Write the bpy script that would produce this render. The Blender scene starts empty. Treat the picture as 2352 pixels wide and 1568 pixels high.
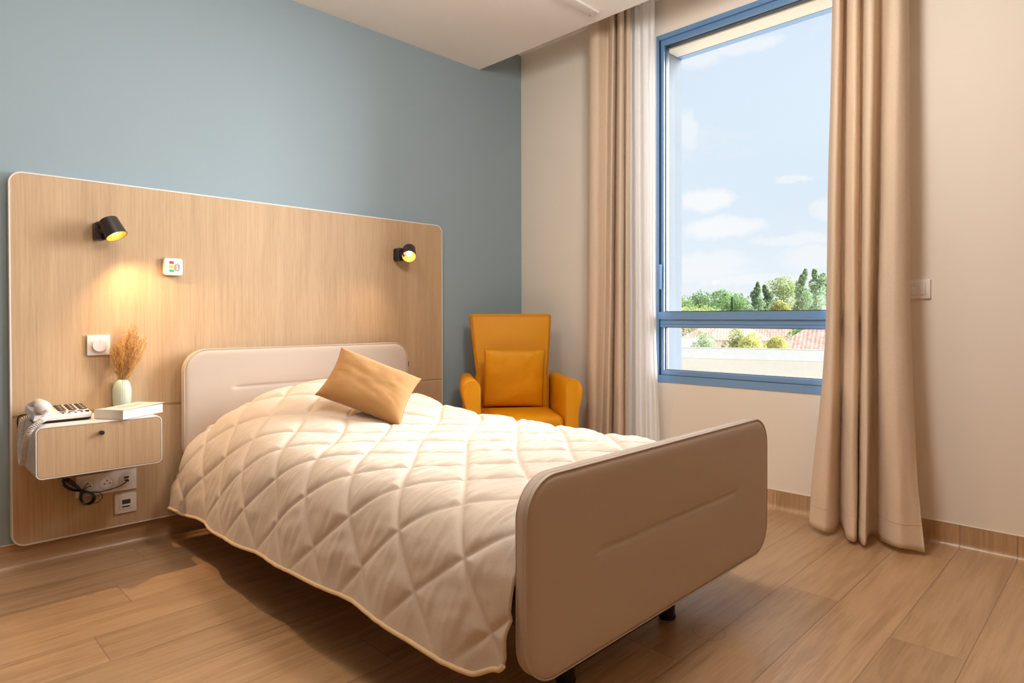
import bpy, bmesh, math, random
from mathutils import Vector, Matrix, noise
random.seed(7)
SC = bpy.context.scene
COL = SC.collection

# ------------------------------------------------------------------ camera
cam_data = bpy.data.cameras.new('camera')
cam = bpy.data.objects.new('camera', cam_data)
COL.objects.link(cam)
F_PX = 1459.406
cam_data.sensor_width = 36.0
cam_data.lens = F_PX / 2352 * 36.0
cam_data.shift_y = -(784 - 742.646) / 2352
cam_data.clip_start = 0.05
cam_data.clip_end = 600
_R = Vector((0.70508245, -0.70912278, -0.00190329))
_U = Vector((0.00807895, 0.00534903, 0.99995306))
_F = Vector((0.70907931, 0.70506473, -0.00950048))
cam.matrix_world = Matrix(((_R.x, _U.x, -_F.x, -3.11983), (_R.y, _U.y, -_F.y, -3.01018),
                           (_R.z, _U.z, -_F.z, 0.945), (0, 0, 0, 1)))
SC.camera = cam
SC.view_settings.view_transform = 'Standard'
SC.view_settings.look = 'None'
SC.view_settings.exposure = 0.13
SC.view_settings.gamma = 1.0
SC.view_settings.use_curve_mapping = False
SC.cycles.use_denoising = True
SC.cycles.max_bounces = 10
SC.cycles.diffuse_bounces = 6
SC.cycles.transparent_max_bounces = 16
SC.cycles.sample_clamp_indirect = 4.0
SC.cycles.caustics_reflective = False
SC.cycles.caustics_refractive = False


# ------------------------------------------------------------------ node helper
class NT:
    def __init__(s, tree):
        s.t = tree
        s.n = tree.nodes
        s.l = tree.links

    def node(s, typ, **kw):
        nd = s.n.new(typ)
        for k, v in kw.items():
            setattr(nd, k, v)
        return nd

    def put(s, sock, v):
        if isinstance(v, bpy.types.NodeSocket):
            s.l.new(v, sock)
        elif v is not None:
            sock.default_value = v

    def m(s, op, a, b=None, c=None, clamp=False):
        nd = s.node('ShaderNodeMath', operation=op)
        nd.use_clamp = clamp
        s.put(nd.inputs[0], a)
        if b is not None:
            s.put(nd.inputs[1], b)
        if c is not None:
            s.put(nd.inputs[2], c)
        return nd.outputs[0]

    def vec(s, x, y, z):
        nd = s.node('ShaderNodeCombineXYZ')
        s.put(nd.inputs[0], x)
        s.put(nd.inputs[1], y)
        s.put(nd.inputs[2], z)
        return nd.outputs[0]

    def sep(s, v):
        nd = s.node('ShaderNodeSeparateXYZ')
        s.l.new(v, nd.inputs[0])
        return nd.outputs

    def noise(s, v, scale=5, detail=2, rough=.5, dist=0, color=False):
        nd = s.node('ShaderNodeTexNoise')
        s.l.new(v, nd.inputs['Vector'])
        s.put(nd.inputs['Scale'], scale)
        s.put(nd.inputs['Detail'], detail)
        s.put(nd.inputs['Roughness'], rough)
        s.put(nd.inputs['Distortion'], dist)
        return nd.outputs['Color' if color else 'Fac']

    def ramp(s, fac, stops):
        nd = s.node('ShaderNodeValToRGB')
        s.l.new(fac, nd.inputs[0])
        cr = nd.color_ramp
        while len(cr.elements) < len(stops):
            cr.elements.new(.5)
        for e, (p, c) in zip(cr.elements, stops):
            e.position = p
            e.color = (*c, 1) if len(c) == 3 else c
        return nd.outputs[0]

    def mix(s, fac, a, b, mode='MIX'):
        nd = s.node('ShaderNodeMix', data_type='RGBA', blend_type=mode)
        s.put(nd.inputs[0], fac)
        s.put(nd.inputs[6], (*a, 1) if isinstance(a, tuple) and len(a) == 3 else a)
        s.put(nd.inputs[7], (*b, 1) if isinstance(b, tuple) and len(b) == 3 else b)
        return nd.outputs[2]

    def maprange(s, v, a, b, c, d):
        nd = s.node('ShaderNodeMapRange')
        nd.clamp = True
        for i, q in enumerate((v, a, b, c, d)):
            s.put(nd.inputs[i], q)
        return nd.outputs[0]

    def scale(s, v, sc):
        nd = s.node('ShaderNodeVectorMath', operation='MULTIPLY')
        s.l.new(v, nd.inputs[0])
        nd.inputs[1].default_value = sc
        return nd.outputs[0]


# ------------------------------------------------------------------ world sky with clouds
world = bpy.data.worlds.new('sky')
SC.world = world
world.use_nodes = True
W = NT(world.node_tree)
W.n.clear()
gen = W.node('ShaderNodeTexCoord').outputs['Generated']
wx, wy, wz = W.sep(gen)
az = W.m('ARCTAN2', wy, wx)
el = W.m('ARCSINE', wz)
wob = W.noise(gen, 26, 6, .62, color=True)
wr, wg, wb_ = W.sep(wob)
az2 = W.m('ADD', az, W.m('MULTIPLY', W.m('SUBTRACT', wr, .5), .05))
el2 = W.m('ADD', el, W.m('MULTIPLY', W.m('SUBTRACT', wg, .5), .028))
CL = [(0.4874, 0.1723, 0.0371, 0.0164), (0.4594, 0.1328, 0.0531, 0.0152), (0.3502, 0.1111, 0.0656, 0.0080),
      (0.4748, 0.0832, 0.0519, 0.0155), (0.3389, 0.0836, 0.0410, 0.0196), (0.4999, 0.0676, 0.0740, 0.0092),
      (0.3241, 0.1506, 0.0185, 0.0155), (0.4970, 0.3744, 0.0373, 0.0168), (0.4354, 0.3802, 0.0532, 0.0099),
      (0.5140, 0.2748, 0.0164, 0.0290), (0.4020, 0.0557, 0.1123, 0.0076), (0.3674, 0.1961, 0.0227, 0.0048)]
cl = None
for i, (a, e, ra, re) in enumerate(CL):
    dx = W.m('DIVIDE', W.m('SUBTRACT', az2, a), ra)
    dy = W.m('DIVIDE', W.m('SUBTRACT', el2, e), re)
    r2 = W.m('ADD', W.m('MULTIPLY', dx, dx), W.m('MULTIPLY', dy, dy))
    k = W.maprange(r2, 0.45, 1.5, (.95 if i < 2 else .6), 0.0)
    cl = k if cl is None else W.m('MAXIMUM', cl, k)
wisp = W.noise(W.scale(gen, (1, 1, 4)), 5, 6, .6)
cl = W.m('MAXIMUM', cl, W.maprange(wisp, .56, .8, 0, .35))
base = W.ramp(el, [(0.0, (.87, .93, .97)), (.16, (.74, .86, .965)), (.45, (.70, .83, .975)), (1, (.45, .66, .95))])
skyc = W.mix(cl, base, (.95, .97, .99))
below = W.maprange(el, -.03, 0.0, 0.0, 1.0)
skyc = W.mix(below, (.40, .42, .34), skyc)
bgn = W.node('ShaderNodeBackground')
W.l.new(skyc, bgn.inputs[0])
bgn.inputs[1].default_value = .96
out = W.node('ShaderNodeOutputWorld')
W.l.new(bgn.outputs[0], out.inputs[0])


# ------------------------------------------------------------------ daylight: broad soft sun falling in through the window
def sun(name, azd, eld, strength, angle, color):
    d = bpy.data.lights.new(name, 'SUN')
    d.energy = strength
    d.angle = math.radians(angle)
    d.color = color
    o = bpy.data.objects.new(name, d)
    COL.objects.link(o)
    a, e = math.radians(azd), math.radians(eld)
    src = Vector((math.cos(e) * math.cos(a), math.cos(e) * math.sin(a), math.sin(e)))
    o.rotation_euler = src.to_track_quat('Z', 'Y').to_euler()
    o.location = (6, -3, 8)
    return o


sun('daylight', -30, 19, 37.0, 70, (1.0, .98, .96))


def area(name, loc, size, power, color, direction=(0, 0, -1)):
    d = bpy.data.lights.new(name, 'AREA')
    d.shape = 'DISK'
    d.size = size
    d.energy = power
    d.color = color
    o = bpy.data.objects.new(name, d)
    COL.objects.link(o)
    o.location = loc
    o.rotation_euler = (-Vector(direction)).to_track_quat('Z', 'Y').to_euler()
    return o


WARM = (1.0, .62, .30)
area('ceiling_fill_light', (-2.9, -4.15, 2.435), .46, 9, (1.0, .55, .22))  # unseen warm lamp added as fill from behind the camera
for _p, _e in (((-1.50, -2.05, 2.30), 50), ((-2.60, -1.50, 2.30), 26)):  # two unseen lamps added to brighten the walls and ceiling
    _gl = bpy.data.lights.new('globe_fill_light', 'POINT')
    _gl.energy = _e
    _gl.color = (1.0, .94, .87)
    _gl.shadow_soft_size = .16
    _go = bpy.data.objects.new('globe_fill_light', _gl)
    COL.objects.link(_go)
    _go.location = _p


# ------------------------------------------------------------------ materials
def mat(name, color, rough=.5, spec=.5, metal=0, bump=None, var=None, coat=0, sheen=0, transl=0):
    """bump=(scale,strength,dist)  var=(scale,amount)"""
    m = bpy.data.materials.new(name)
    m.use_nodes = True
    t = NT(m.node_tree)
    p = t.n['Principled BSDF']
    p.inputs['Base Color'].default_value = (*color, 1)
    p.inputs['Roughness'].default_value = rough
    p.inputs['Specular IOR Level'].default_value = spec
    p.inputs['Metallic'].default_value = metal
    p.inputs['Coat Weight'].default_value = coat
    p.inputs['Sheen Weight'].default_value = sheen
    tc = t.node('ShaderNodeTexCoord').outputs['Object']
    v = var or (6, .05)
    n = t.noise(tc, v[0], 4, .55)
    f = t.m('ADD', t.m('MULTIPLY', t.m('SUBTRACT', n, .5), 2 * v[1]), 1)
    c = t.mix(1.0, (*color, 1), t.vec(f, f, f), 'MULTIPLY')
    t.l.new(c, p.inputs['Base Color'])
    if bump:
        b = t.node('ShaderNodeBump')
        b.inputs['Strength'].default_value = bump[1]
        b.inputs['Distance'].default_value = bump[2]
        t.l.new(t.noise(tc, bump[0], 3, .6), b.inputs['Height'])
        t.l.new(b.outputs[0], p.inputs['Normal'])
    if transl:
        tr = t.node('ShaderNodeBsdfTranslucent')
        t.l.new(c, tr.inputs[0])
        mx = t.node('ShaderNodeMixShader')
        mx.inputs[0].default_value = transl
        t.l.new(p.outputs[0], mx.inputs[1])
        t.l.new(tr.outputs[0], mx.inputs[2])
        t.l.new(mx.outputs[0], t.n['Material Output'].inputs[0])
    return m


def emis(name, color, strength):
    m = mat(name, color, .4)
    p = m.node_tree.nodes['Principled BSDF']
    p.inputs['Emission Color'].default_value = (*color, 1)
    p.inputs['Emission Strength'].default_value = strength
    return m


def plank_mat(name, unroll_y=False):
    m = bpy.data.materials.new(name)
    m.use_nodes = True
    t = NT(m.node_tree)
    p = t.n['Principled BSDF']
    tc = t.node('ShaderNodeTexCoord').outputs['Object']
    x, y, z = t.sep(tc)
    if unroll_y:
        y = t.m('ADD', y, z)
    else:
        x = t.m('ADD', x, z)
    yy = t.m('DIVIDE', t.m('ADD', y, .064), .1861)
    row = t.m('FLOOR', yy)
    fy = t.m('FRACT', yy)
    end = t.m('ADD', t.m('MULTIPLY', t.m('SUBTRACT', -3.0, row), .697), -2.519)
    xx = t.m('DIVIDE', t.m('SUBTRACT', x, end), 1.54)
    pid = t.m('FLOOR', xx)
    fx = t.m('FRACT', xx)
    wn = t.node('ShaderNodeTexWhiteNoise', noise_dimensions='2D')
    t.l.new(t.vec(row, pid, 0.0), wn.inputs['Vector'])
    rnd = wn.outputs['Value']
    off = t.m('MULTIPLY', rnd, 37.0)
    g1 = t.noise(t.vec(t.m('ADD', t.m('MULTIPLY', x, .9), off), t.m('ADD', t.m('MULTIPLY', y, 7.5), off), off), 1.6, 7, .6, 1.4)
    g2 = t.noise(t.vec(t.m('ADD', t.m('MULTIPLY', x, 5.0), off), t.m('MULTIPLY', y, 170.0), off), 1.0, 3, .6)
    knot = t.noise(t.vec(t.m('ADD', t.m('MULTIPLY', x, 2.2), off), t.m('ADD', t.m('MULTIPLY', y, 9.0), off), 0.0), 1.0, 3, .6, .6)
    kn = t.maprange(knot, .70, .80, 0, .5)
    g3 = t.noise(t.vec(t.m('ADD', t.m('MULTIPLY', x, 2.6), off), t.m('MULTIPLY', y, 55.0), off), 1.0, 5, .65, .5)
    g = t.m('ADD', t.m('ADD', t.m('MULTIPLY', g1, .42), t.m('MULTIPLY', g2, .22)), t.m('MULTIPLY', g3, .36))
    c = t.ramp(g, [(.34, (.28, .165, .085)), (.45, (.385, .235, .122)), (.56, (.475, .305, .170)), (.68, (.415, .26, .14))])
    tone = t.m('ADD', t.m('MULTIPLY', rnd, .22), .89)
    c = t.mix(1.0, c, t.vec(tone, tone, tone), 'MULTIPLY')
    c = t.mix(kn, c, (.17, .09, .045))
    sy = t.m('MINIMUM', fy, t.m('SUBTRACT', 1.0, fy))
    sx = t.m('MINIMUM', fx, t.m('SUBTRACT', 1.0, fx))
    seam = t.m('MAXIMUM', t.maprange(sy, 0.004, .011, 1, 0), t.m('MULTIPLY', t.maprange(sx, .0006, .0014, 1, 0), .8))
    c = t.mix(t.m('MULTIPLY', seam, .6), c, (.12, .065, .035))
    # faint ring-shaped scuff left on the vinyl by a bed foot
    rx = t.m('SUBTRACT', x, -1.36)
    ry = t.m('SUBTRACT', y, -2.09)
    rr = t.m('SQRT', t.m('ADD', t.m('MULTIPLY', rx, rx), t.m('MULTIPLY', ry, ry)))
    ring = t.maprange(t.m('ABSOLUTE', t.m('SUBTRACT', rr, .047)), .0012, .003, .4, 0)
    c = t.mix(ring, c, (.16, .11, .09))
    t.l.new(c, p.inputs['Base Color'])
    t.l.new(t.maprange(g2, .3, .7, .30, .42), p.inputs['Roughness'])
    p.inputs['Coat Weight'].default_value = .45
    p.inputs['Coat Roughness'].default_value = .34
    b = t.node('ShaderNodeBump')
    b.inputs['Strength'].default_value = .25
    b.inputs['Distance'].default_value = .002
    t.l.new(t.m('SUBTRACT', g2, t.m('MULTIPLY', seam, 1.2)), b.inputs['Height'])
    t.l.new(b.outputs[0], p.inputs['Normal'])
    return m


def laminate_mat(name, c0, c1, c2):
    """vertical fine-grained pale oak laminate"""
    m = bpy.data.materials.new(name)
    m.use_nodes = True
    t = NT(m.node_tree)
    p = t.n['Principled BSDF']
    tc = t.node('ShaderNodeTexCoord').outputs['Object']
    x, y, z = t.sep(tc)
    n1 = t.noise(t.vec(t.m('MULTIPLY', x, 6.0), 0.0, t.m('MULTIPLY', z, .7)), 1.4, 4, .6, .8)
    n2 = t.noise(t.vec(t.m('MULTIPLY', x, 95.0), 0.0, t.m('MULTIPLY', z, 1.6)), 1.6, 4, .65, .3)
    n3 = t.noise(t.vec(t.m('MULTIPLY', x, 420.0), 0.0, t.m('MULTIPLY', z, 14.0)), 1.0, 2, .5)
    g = t.m('ADD', t.m('ADD', t.m('MULTIPLY', n1, .35), t.m('MULTIPLY', n2, .45)), t.m('MULTIPLY', n3, .2))
    c = t.ramp(g, [(.34, c0), (.5, c1), (.66, c2)])
    t.l.new(c, p.inputs['Base Color'])
    p.inputs['Roughness'].default_value = .48
    p.inputs['Specular IOR Level'].default_value = .35
    b = t.node('ShaderNodeBump')
    b.inputs['Strength'].default_value = .12
    b.inputs['Distance'].default_value = .001
    t.l.new(n2, b.inputs['Height'])
    t.l.new(b.outputs[0], p.inputs['Normal'])
    return m


def fabric_mat(name, color, rough=.85, weave=900, strength=.25, transl=0, sheen=.2, var=.06, spec=.2):
    m = bpy.data.materials.new(name)
    m.use_nodes = True
    t = NT(m.node_tree)
    p = t.n['Principled BSDF']
    tc = t.node('ShaderNodeTexCoord').outputs['Object']
    n1 = t.noise(tc, 9, 3, .5)
    n2 = t.noise(t.scale(tc, (1, 1, .25)), weave * .5, 2, .5)
    f = t.m('ADD', t.m('ADD', t.m('MULTIPLY', t.m('SUBTRACT', n1, .5), var), t.m('MULTIPLY', t.m('SUBTRACT', n2, .5), .22)), 1)
    c = t.mix(1.0, (*color, 1), t.vec(f, f, f), 'MULTIPLY')
    t.l.new(c, p.inputs['Base Color'])
    p.inputs['Roughness'].default_value = rough
    p.inputs['Sheen Weight'].default_value = sheen
    p.inputs['Specular IOR Level'].default_value = spec
    b = t.node('ShaderNodeBump')
    b.inputs['Strength'].default_value = strength
    b.inputs['Distance'].default_value = .0006
    t.l.new(n2, b.inputs['Height'])
    t.l.new(b.outputs[0], p.inputs['Normal'])
    if transl:
        tr = t.node('ShaderNodeBsdfTranslucent')
        t.l.new(c, tr.inputs[0])
        mx = t.node('ShaderNodeMixShader')
        mx.inputs[0].default_value = transl
        t.l.new(p.outputs[0], mx.inputs[1])
        t.l.new(tr.outputs[0], mx.inputs[2])
        t.l.new(mx.outputs[0], t.n['Material Output'].inputs[0])
    return m


def sheer_mat():
    m = bpy.data.materials.new('sheer_voile')
    m.use_nodes = True
    t = NT(m.node_tree)
    t.n.remove(t.n['Principled BSDF'])
    tc = t.node('ShaderNodeTexCoord').outputs['Object']
    n = t.noise(t.scale(tc, (1, 1, .3)), 300, 2, .5)
    d = t.node('ShaderNodeBsdfDiffuse')
    d.inputs[0].default_value = (.96, .975, 1, 1)
    tl = t.node('ShaderNodeBsdfTranslucent')
    tl.inputs[0].default_value = (.95, .97, 1, 1)
    tp = t.node('ShaderNodeBsdfTransparent')
    m1 = t.node('ShaderNodeMixShader')
    m1.inputs[0].default_value = .15
    t.l.new(d.outputs[0], m1.inputs[1])
    t.l.new(tl.outputs[0], m1.inputs[2])
    m2 = t.node('ShaderNodeMixShader')
    t.l.new(t.maprange(n, .3, .7, .02, .06), m2.inputs[0])
    t.l.new(m1.outputs[0], m2.inputs[1])
    t.l.new(tp.outputs[0], m2.inputs[2])
    t.l.new(m2.outputs[0], t.n['Material Output'].inputs[0])
    return m


def glass_mat():
    m = bpy.data.materials.new('window_glass')
    m.use_nodes = True
    t = NT(m.node_tree)
    t.n.remove(t.n['Principled BSDF'])
    fr = t.node('ShaderNodeFresnel')
    fr.inputs[0].default_value = 1.35
    tp = t.node('ShaderNodeBsdfTransparent')
    tp.inputs[0].default_value = (.99, .99, .99, 1)
    gl = t.node('ShaderNodeBsdfGlossy')
    gl.inputs['Roughness'].default_value = .02
    mx = t.node('ShaderNodeMixShader')
    t.l.new(fr.outputs[0], mx.inputs[0])
    t.l.new(tp.outputs[0], mx.inputs[1])
    t.l.new(gl.outputs[0], mx.inputs[2])
    t.l.new(mx.outputs[0], t.n['Material Output'].inputs[0])
    return m


def leaf_mat(name, c0, c1):
    m = bpy.data.materials.new(name)
    m.use_nodes = True
    t = NT(m.node_tree)
    p = t.n['Principled BSDF']
    tc = t.node('ShaderNodeTexCoord').outputs['Object']
    c = t.ramp(t.noise(tc, 1.4, 4, .7), [(.35, c0), (.65, c1)])
    t.l.new(c, p.inputs['Base Color'])
    p.inputs['Roughness'].default_value = .6
    tr = t.node('ShaderNodeBsdfTranslucent')
    t.l.new(c, tr.inputs[0])
    mx = t.node('ShaderNodeMixShader')
    mx.inputs[0].default_value = .5
    t.l.new(p.outputs[0], mx.inputs[1])
    t.l.new(tr.outputs[0], mx.inputs[2])
    t.l.new(mx.outputs[0], t.n['Material Output'].inputs[0])
    return m


def tile_roof_mat(name='roof_tiles'):
    m = bpy.data.materials.new(name)
    m.use_nodes = True
    t = NT(m.node_tree)
    p = t.n['Principled BSDF']
    tc = t.node('ShaderNodeTexCoord').outputs['Object']
    x, y, z = t.sep(tc)
    s = t.m('SINE', t.m('MULTIPLY', y, 28.0))
    n = t.noise(tc, 3.0, 4, .7)
    g = t.m('ADD', t.m('MULTIPLY', s, .12), n)
    c = t.ramp(g, [(.3, (.32, .19, .14)), (.5, (.46, .30, .23)), (.75, (.58, .43, .35))])
    t.l.new(c, p.inputs['Base Color'])
    p.inputs['Roughness'].default_value = .9
    return m


M = {}
M['floor'] = plank_mat('oak_vinyl_planks')
M['base_rear'] = plank_mat('oak_vinyl_skirting', True)
M['blue'] = mat('blue_grey_paint', (.275, .36, .41), .75, .3, bump=(220, .06, .001), var=(1.2, .02))
M['cream'] = mat('cream_wall_paint', (.80, .745, .66), .7, .3, bump=(260, .08, .001), var=(1.5, .015))
M['brown'] = mat('brown_bounce_damper', (.30, .19, .11), .6)  # unseen walls made dark brown to dim the light they bounce
M['white_paint'] = mat('white_ceiling_paint', (.88, .87, .85), .8, .2, var=(2, .01))
M['lam'] = laminate_mat('pale_oak_laminate', (.375, .255, .148), (.465, .328, .198), (.535, .39, .245))
M['lam_edge'] = mat('white_edging', (.70, .675, .65), .4)
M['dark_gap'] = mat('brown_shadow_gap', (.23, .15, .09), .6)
M['white_lacquer'] = mat('white_lacquer', (.64, .625, .625), .35)
M['leather'] = mat('greige_vinyl', (.47, .395, .33), .42, .4, bump=(1400, .12, .0006), var=(5, .02))
M['stitch'] = mat('greige_thread', (.35, .27, .2), .8)
M['quilt'] = fabric_mat('cream_quilting', (.56, .48, .40), .62, 700, .3, sheen=.3)
M['piping_q'] = fabric_mat('sand_binding', (.72, .55, .33), .75)
M['ochre'] = fabric_mat('ochre_cotton', (.36, .19, .066), .75, 900, .3, var=.1)
M['orange'] = mat('orange_vinyl', (.62, .265, .004), .5, .22, bump=(900, .1, .0006), var=(4, .03))
M['orange_pipe'] = mat('orange_vinyl_seam', (.50, .17, .008), .5)
M['curtain'] = fabric_mat('beige_curtain_cloth', (.84, .71, .56), .9, 800, .25, transl=.34, var=.03)
M['sheer'] = sheer_mat()
M['glass'] = glass_mat()
M['frame_blue'] = mat('slate_blue_aluminium', (.14, .28, .50), .36, .5, metal=.05, var=(3, .02))
M['gasket'] = mat('black_gasket', (.03, .04, .055), .5)
M['steel_wood'] = mat('dark_wood_leg', (.10, .06, .035), .45)
M['black'] = mat('black_plastic', (.018, .017, .018), .4)
M['black_metal'] = mat('black_powder_coat', (.028, .02, .02), .42)
M['dark_metal'] = mat('dark_grey_steel', (.06, .06, .065), .4, metal=.4)
M['gold'] = mat('gold_reflector', (.62, .26, .04), .5, .3, metal=.2)
M['bulb'] = emis('lamp_glow', (1, .86, .62), 14)
M['diffuser'] = emis('fill_lamp_diffuser', (1, .75, .5), 4)  # glowing face of the added ceiling lamp
M['plastic'] = mat('white_plastic', (.66, .645, .64), .35)
M['plastic_bright'] = mat('bright_white_plastic', (.90, .88, .89), .35)
M['plastic_gap'] = mat('grey_joint', (.38, .36, .35), .6)
M['key'] = mat('dark_brown_key', (.045, .025, .018), .45)
M['digit'] = mat('white_print', (.8, .78, .76), .5)
M['red'] = mat('red_key', (.75, .05, .06), .4)
M['yellow'] = mat('yellow_key', (.85, .55, .05), .4)
M['green'] = mat('green_key', (.04, .42, .23), .4)
M['vase'] = mat('mint_ceramic', (.46, .55, .455), .35, var=(3, .02))
M['straw'] = mat('dried_straw', (.60, .40, .17), .8, transl=.3, var=(60, .35))
M['straw2'] = mat('golden_plume', (.78, .54, .22), .8, transl=.35, var=(60, .35))
M['paper'] = mat('white_paper', (.68, .67, .665), .7)
M['cover'] = mat('pale_pink_cover', (.62, .53, .53), .45)
M['cover_print'] = mat('pink_print', (.68, .42, .38), .5)
M['ext_white'] = mat('white_cladding', (.90, .88, .85), .7)
M['ext_cream'] = mat('cream_render', (.90, .82, .70), .8)
M['ext_reveal'] = mat('grey_blue_panel', (.11, .13, .15), .95, .05)
M['ext_soffit'] = mat('beige_soffit', (.80, .71, .56), .6)
M['roof'] = tile_roof_mat()
M['wall_pink'] = mat('pinkish_render', (.72, .60, .54), .85)
M['bark'] = mat('grey_brown_bark', (.30, .24, .19), .9)
M['grass'] = mat('pale_bounce_lawn', (.58, .54, .47), .95, var=(2, .3))  # lawn made pale so it bounces daylight onto the parapet


# ------------------------------------------------------------------ mesh builder
def rot(axis, deg):
    return Matrix.Rotation(math.radians(deg), 4, axis)


class MB:
    def __init__(s):
        s.v = []
        s.f = []

    def add(s, verts, faces, T=None):
        o = len(s.v)
        if T is not None:
            verts = [tuple(T @ Vector(p)) for p in verts]
        s.v += [tuple(p) for p in verts]
        s.f += [tuple(i + o for i in f) for f in faces]
        return s

    def box(s, x0, x1, y0, y1, z0, z1, T=None):
        v = [(x, y, z) for x in (x0, x1) for y in (y0, y1) for z in (z0, z1)]
        f = [(0, 1, 3, 2), (4, 6, 7, 5), (0, 4, 5, 1), (2, 3, 7, 6), (0, 2, 6, 4), (1, 5, 7, 3)]
        return s.add(v, f, T)

    def rbox(s, x0, x1, y0, y1, z0, z1, r, seg=3, T=None):
        bm = bmesh.new()
        bmesh.ops.create_cube(bm, size=1)
        for v in bm.verts:
            v.co = Vector(((x0 + x1) / 2 + v.co.x * (x1 - x0), (y0 + y1) / 2 + v.co.y * (y1 - y0), (z0 + z1) / 2 + v.co.z * (z1 - z0)))
        bmesh.ops.bevel(bm, geom=bm.edges[:], offset=r, segments=seg, profile=.5, affect='EDGES')
        bm.verts.index_update()
        s.add([v.co[:] for v in bm.verts], [[v.index for v in f.verts] for f in bm.faces], T)
        bm.free()
        return s

    def loft(s, rings, cap0=True, cap1=True, closed=True, T=None):
        n = len(rings[0])
        v = [p for r in rings for p in r]
        f = []
        for i in range(len(rings) - 1):
            for j in range(n if closed else n - 1):
                k = (j + 1) % n
                f.append((i * n + j, i * n + k, (i + 1) * n + k, (i + 1) * n + j))
        if cap0:
            f.append(tuple(reversed(range(n))))
        if cap1:
            f.append(tuple((len(rings) - 1) * n + j for j in range(n)))
        return s.add(v, f, T)

    def lathe(s, prof, seg=32, T=None, cap0=False, cap1=False):
        rings = [[(r * math.cos(2 * math.pi * j / seg), r * math.sin(2 * math.pi * j / seg), z) for j in range(seg)] for r, z in prof]
        return s.loft(rings, cap0, cap1, T=T)

    def cyl(s, p0, p1, r, seg=20, r1=None):
        p0, p1 = Vector(p0), Vector(p1)
        d = p1 - p0
        T = Matrix.Translation(p0) @ d.to_track_quat('Z', 'Y').to_matrix().to_4x4()
        return s.lathe([(r, 0), (r if r1 is None else r1, d.length)], seg, T, True, True)

    def tube(s, pts, r, seg=8, closed=False):
        pts = [Vector(p) for p in pts]
        n = len(pts)
        rings = []
        up = None
        for i in range(n):
            if closed:
                d = pts[(i + 1) % n] - pts[i - 1]
            else:
                d = pts[min(i + 1, n - 1)] - pts[max(i - 1, 0)]
            d.normalize()
            if up is None:
                up = Vector((0, 0, 1)) if abs(d.z) < .9 else Vector((1, 0, 0))
            a = d.cross(up)
            if a.length < 1e-5:
                a = d.cross(Vector((.3, 1, .2)))
            a.normalize()
            up = a.cross(d)
            rr = r[i] if isinstance(r, (list, tuple)) else r
            rings.append([tuple(pts[i] + a * (rr * math.cos(2 * math.pi * j / seg)) + up * (rr * math.sin(2 * math.pi * j / seg))) for j in range(seg)])
        if closed:
            rings.append(rings[0])
            return s.loft(rings, False, False)
        return s.loft(rings)

    def build(s, name, material, parent=None, angle=35, off=None):
        me = bpy.data.meshes.new(name)
        vs = s.v
        if off is not None:
            vs = [(p[0] - off[0], p[1] - off[1], p[2] - off[2]) for p in vs]
        me.from_pydata(vs, [], s.f)
        me.update()
        bm = bmesh.new()
        bm.from_mesh(me)
        bmesh.ops.recalc_face_normals(bm, faces=bm.faces[:])
        bm.to_mesh(me)
        bm.free()
        me.shade_smooth()
        me.set_sharp_from_angle(angle=math.radians(angle))
        me.materials.append(material)
        o = bpy.data.objects.new(name, me)
        COL.objects.link(o)
        if parent:
            o.parent = parent
        return o


def thing(name, label, cat, loc=(0, 0, 0), rz=0, group=None):
    o = bpy.data.objects.new(name, None)
    o.empty_display_size = .1
    COL.objects.link(o)
    o.location = loc
    o.rotation_euler = (0, 0, math.radians(rz))
    o['label'] = label
    o['category'] = cat
    if group:
        o['group'] = group
    return o


def tag(o, label, cat, group=None):
    o['label'] = label
    o['category'] = cat
    if group:
        o['group'] = group
    return o


def struct(o):
    o['kind'] = 'structure'
    return o


def rrect(hx, hy, r, n=6):
    """rounded rectangle outline, counter-clockwise, centred"""
    pts = []
    for cx, cy, a0 in ((hx - r, hy - r, 0), (-hx + r, hy - r, 90), (-hx + r, -hy + r, 180), (hx - r, -hy + r, 270)):
        for i in range(n + 1):
            a = math.radians(a0 + 90 * i / n)
            pts.append((cx + r * math.cos(a), cy + r * math.sin(a)))
    return pts


def catmull(P, m):
    """resample control tuples with m points per span"""
    P = [Vector(p) for p in P]
    out = []
    n = len(P)
    for i in range(n - 1):
        p0, p1, p2, p3 = P[max(i - 1, 0)], P[i], P[i + 1], P[min(i + 2, n - 1)]
        for k in range(m):
            t = k / m
            out.append(.5 * ((2 * p1) + (p2 - p0) * t + (2 * p0 - 5 * p1 + 4 * p2 - p3) * t * t + (3 * p1 - p0 - 3 * p2 + p3) * t ** 3))
    out.append(P[-1])
    return out


def plate(mb, x0, x1, z0, z1, yback, yfront, r, edge=.002):
    """rounded wall plate standing on a wall whose room side is -y"""
    cx, cz = (x0 + x1) / 2, (z0 + z1) / 2
    hx, hz = (x1 - x0) / 2, (z1 - z0) / 2
    rings = []
    for y, e in ((yback, 0), (yfront + edge, 0), (yfront + edge * .3, edge * .3), (yfront, edge)):
        rings.append([(cx + a, y, cz + b) for a, b in rrect(hx - e, hz - e, max(r - e, .0005), 5)])
    return mb.loft(rings)


def smooth(a, b, x):  # b may lie below a
    t = min(1, max(0, (x - a) / (b - a)))
    return t * t * (3 - 2 * t)


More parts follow.
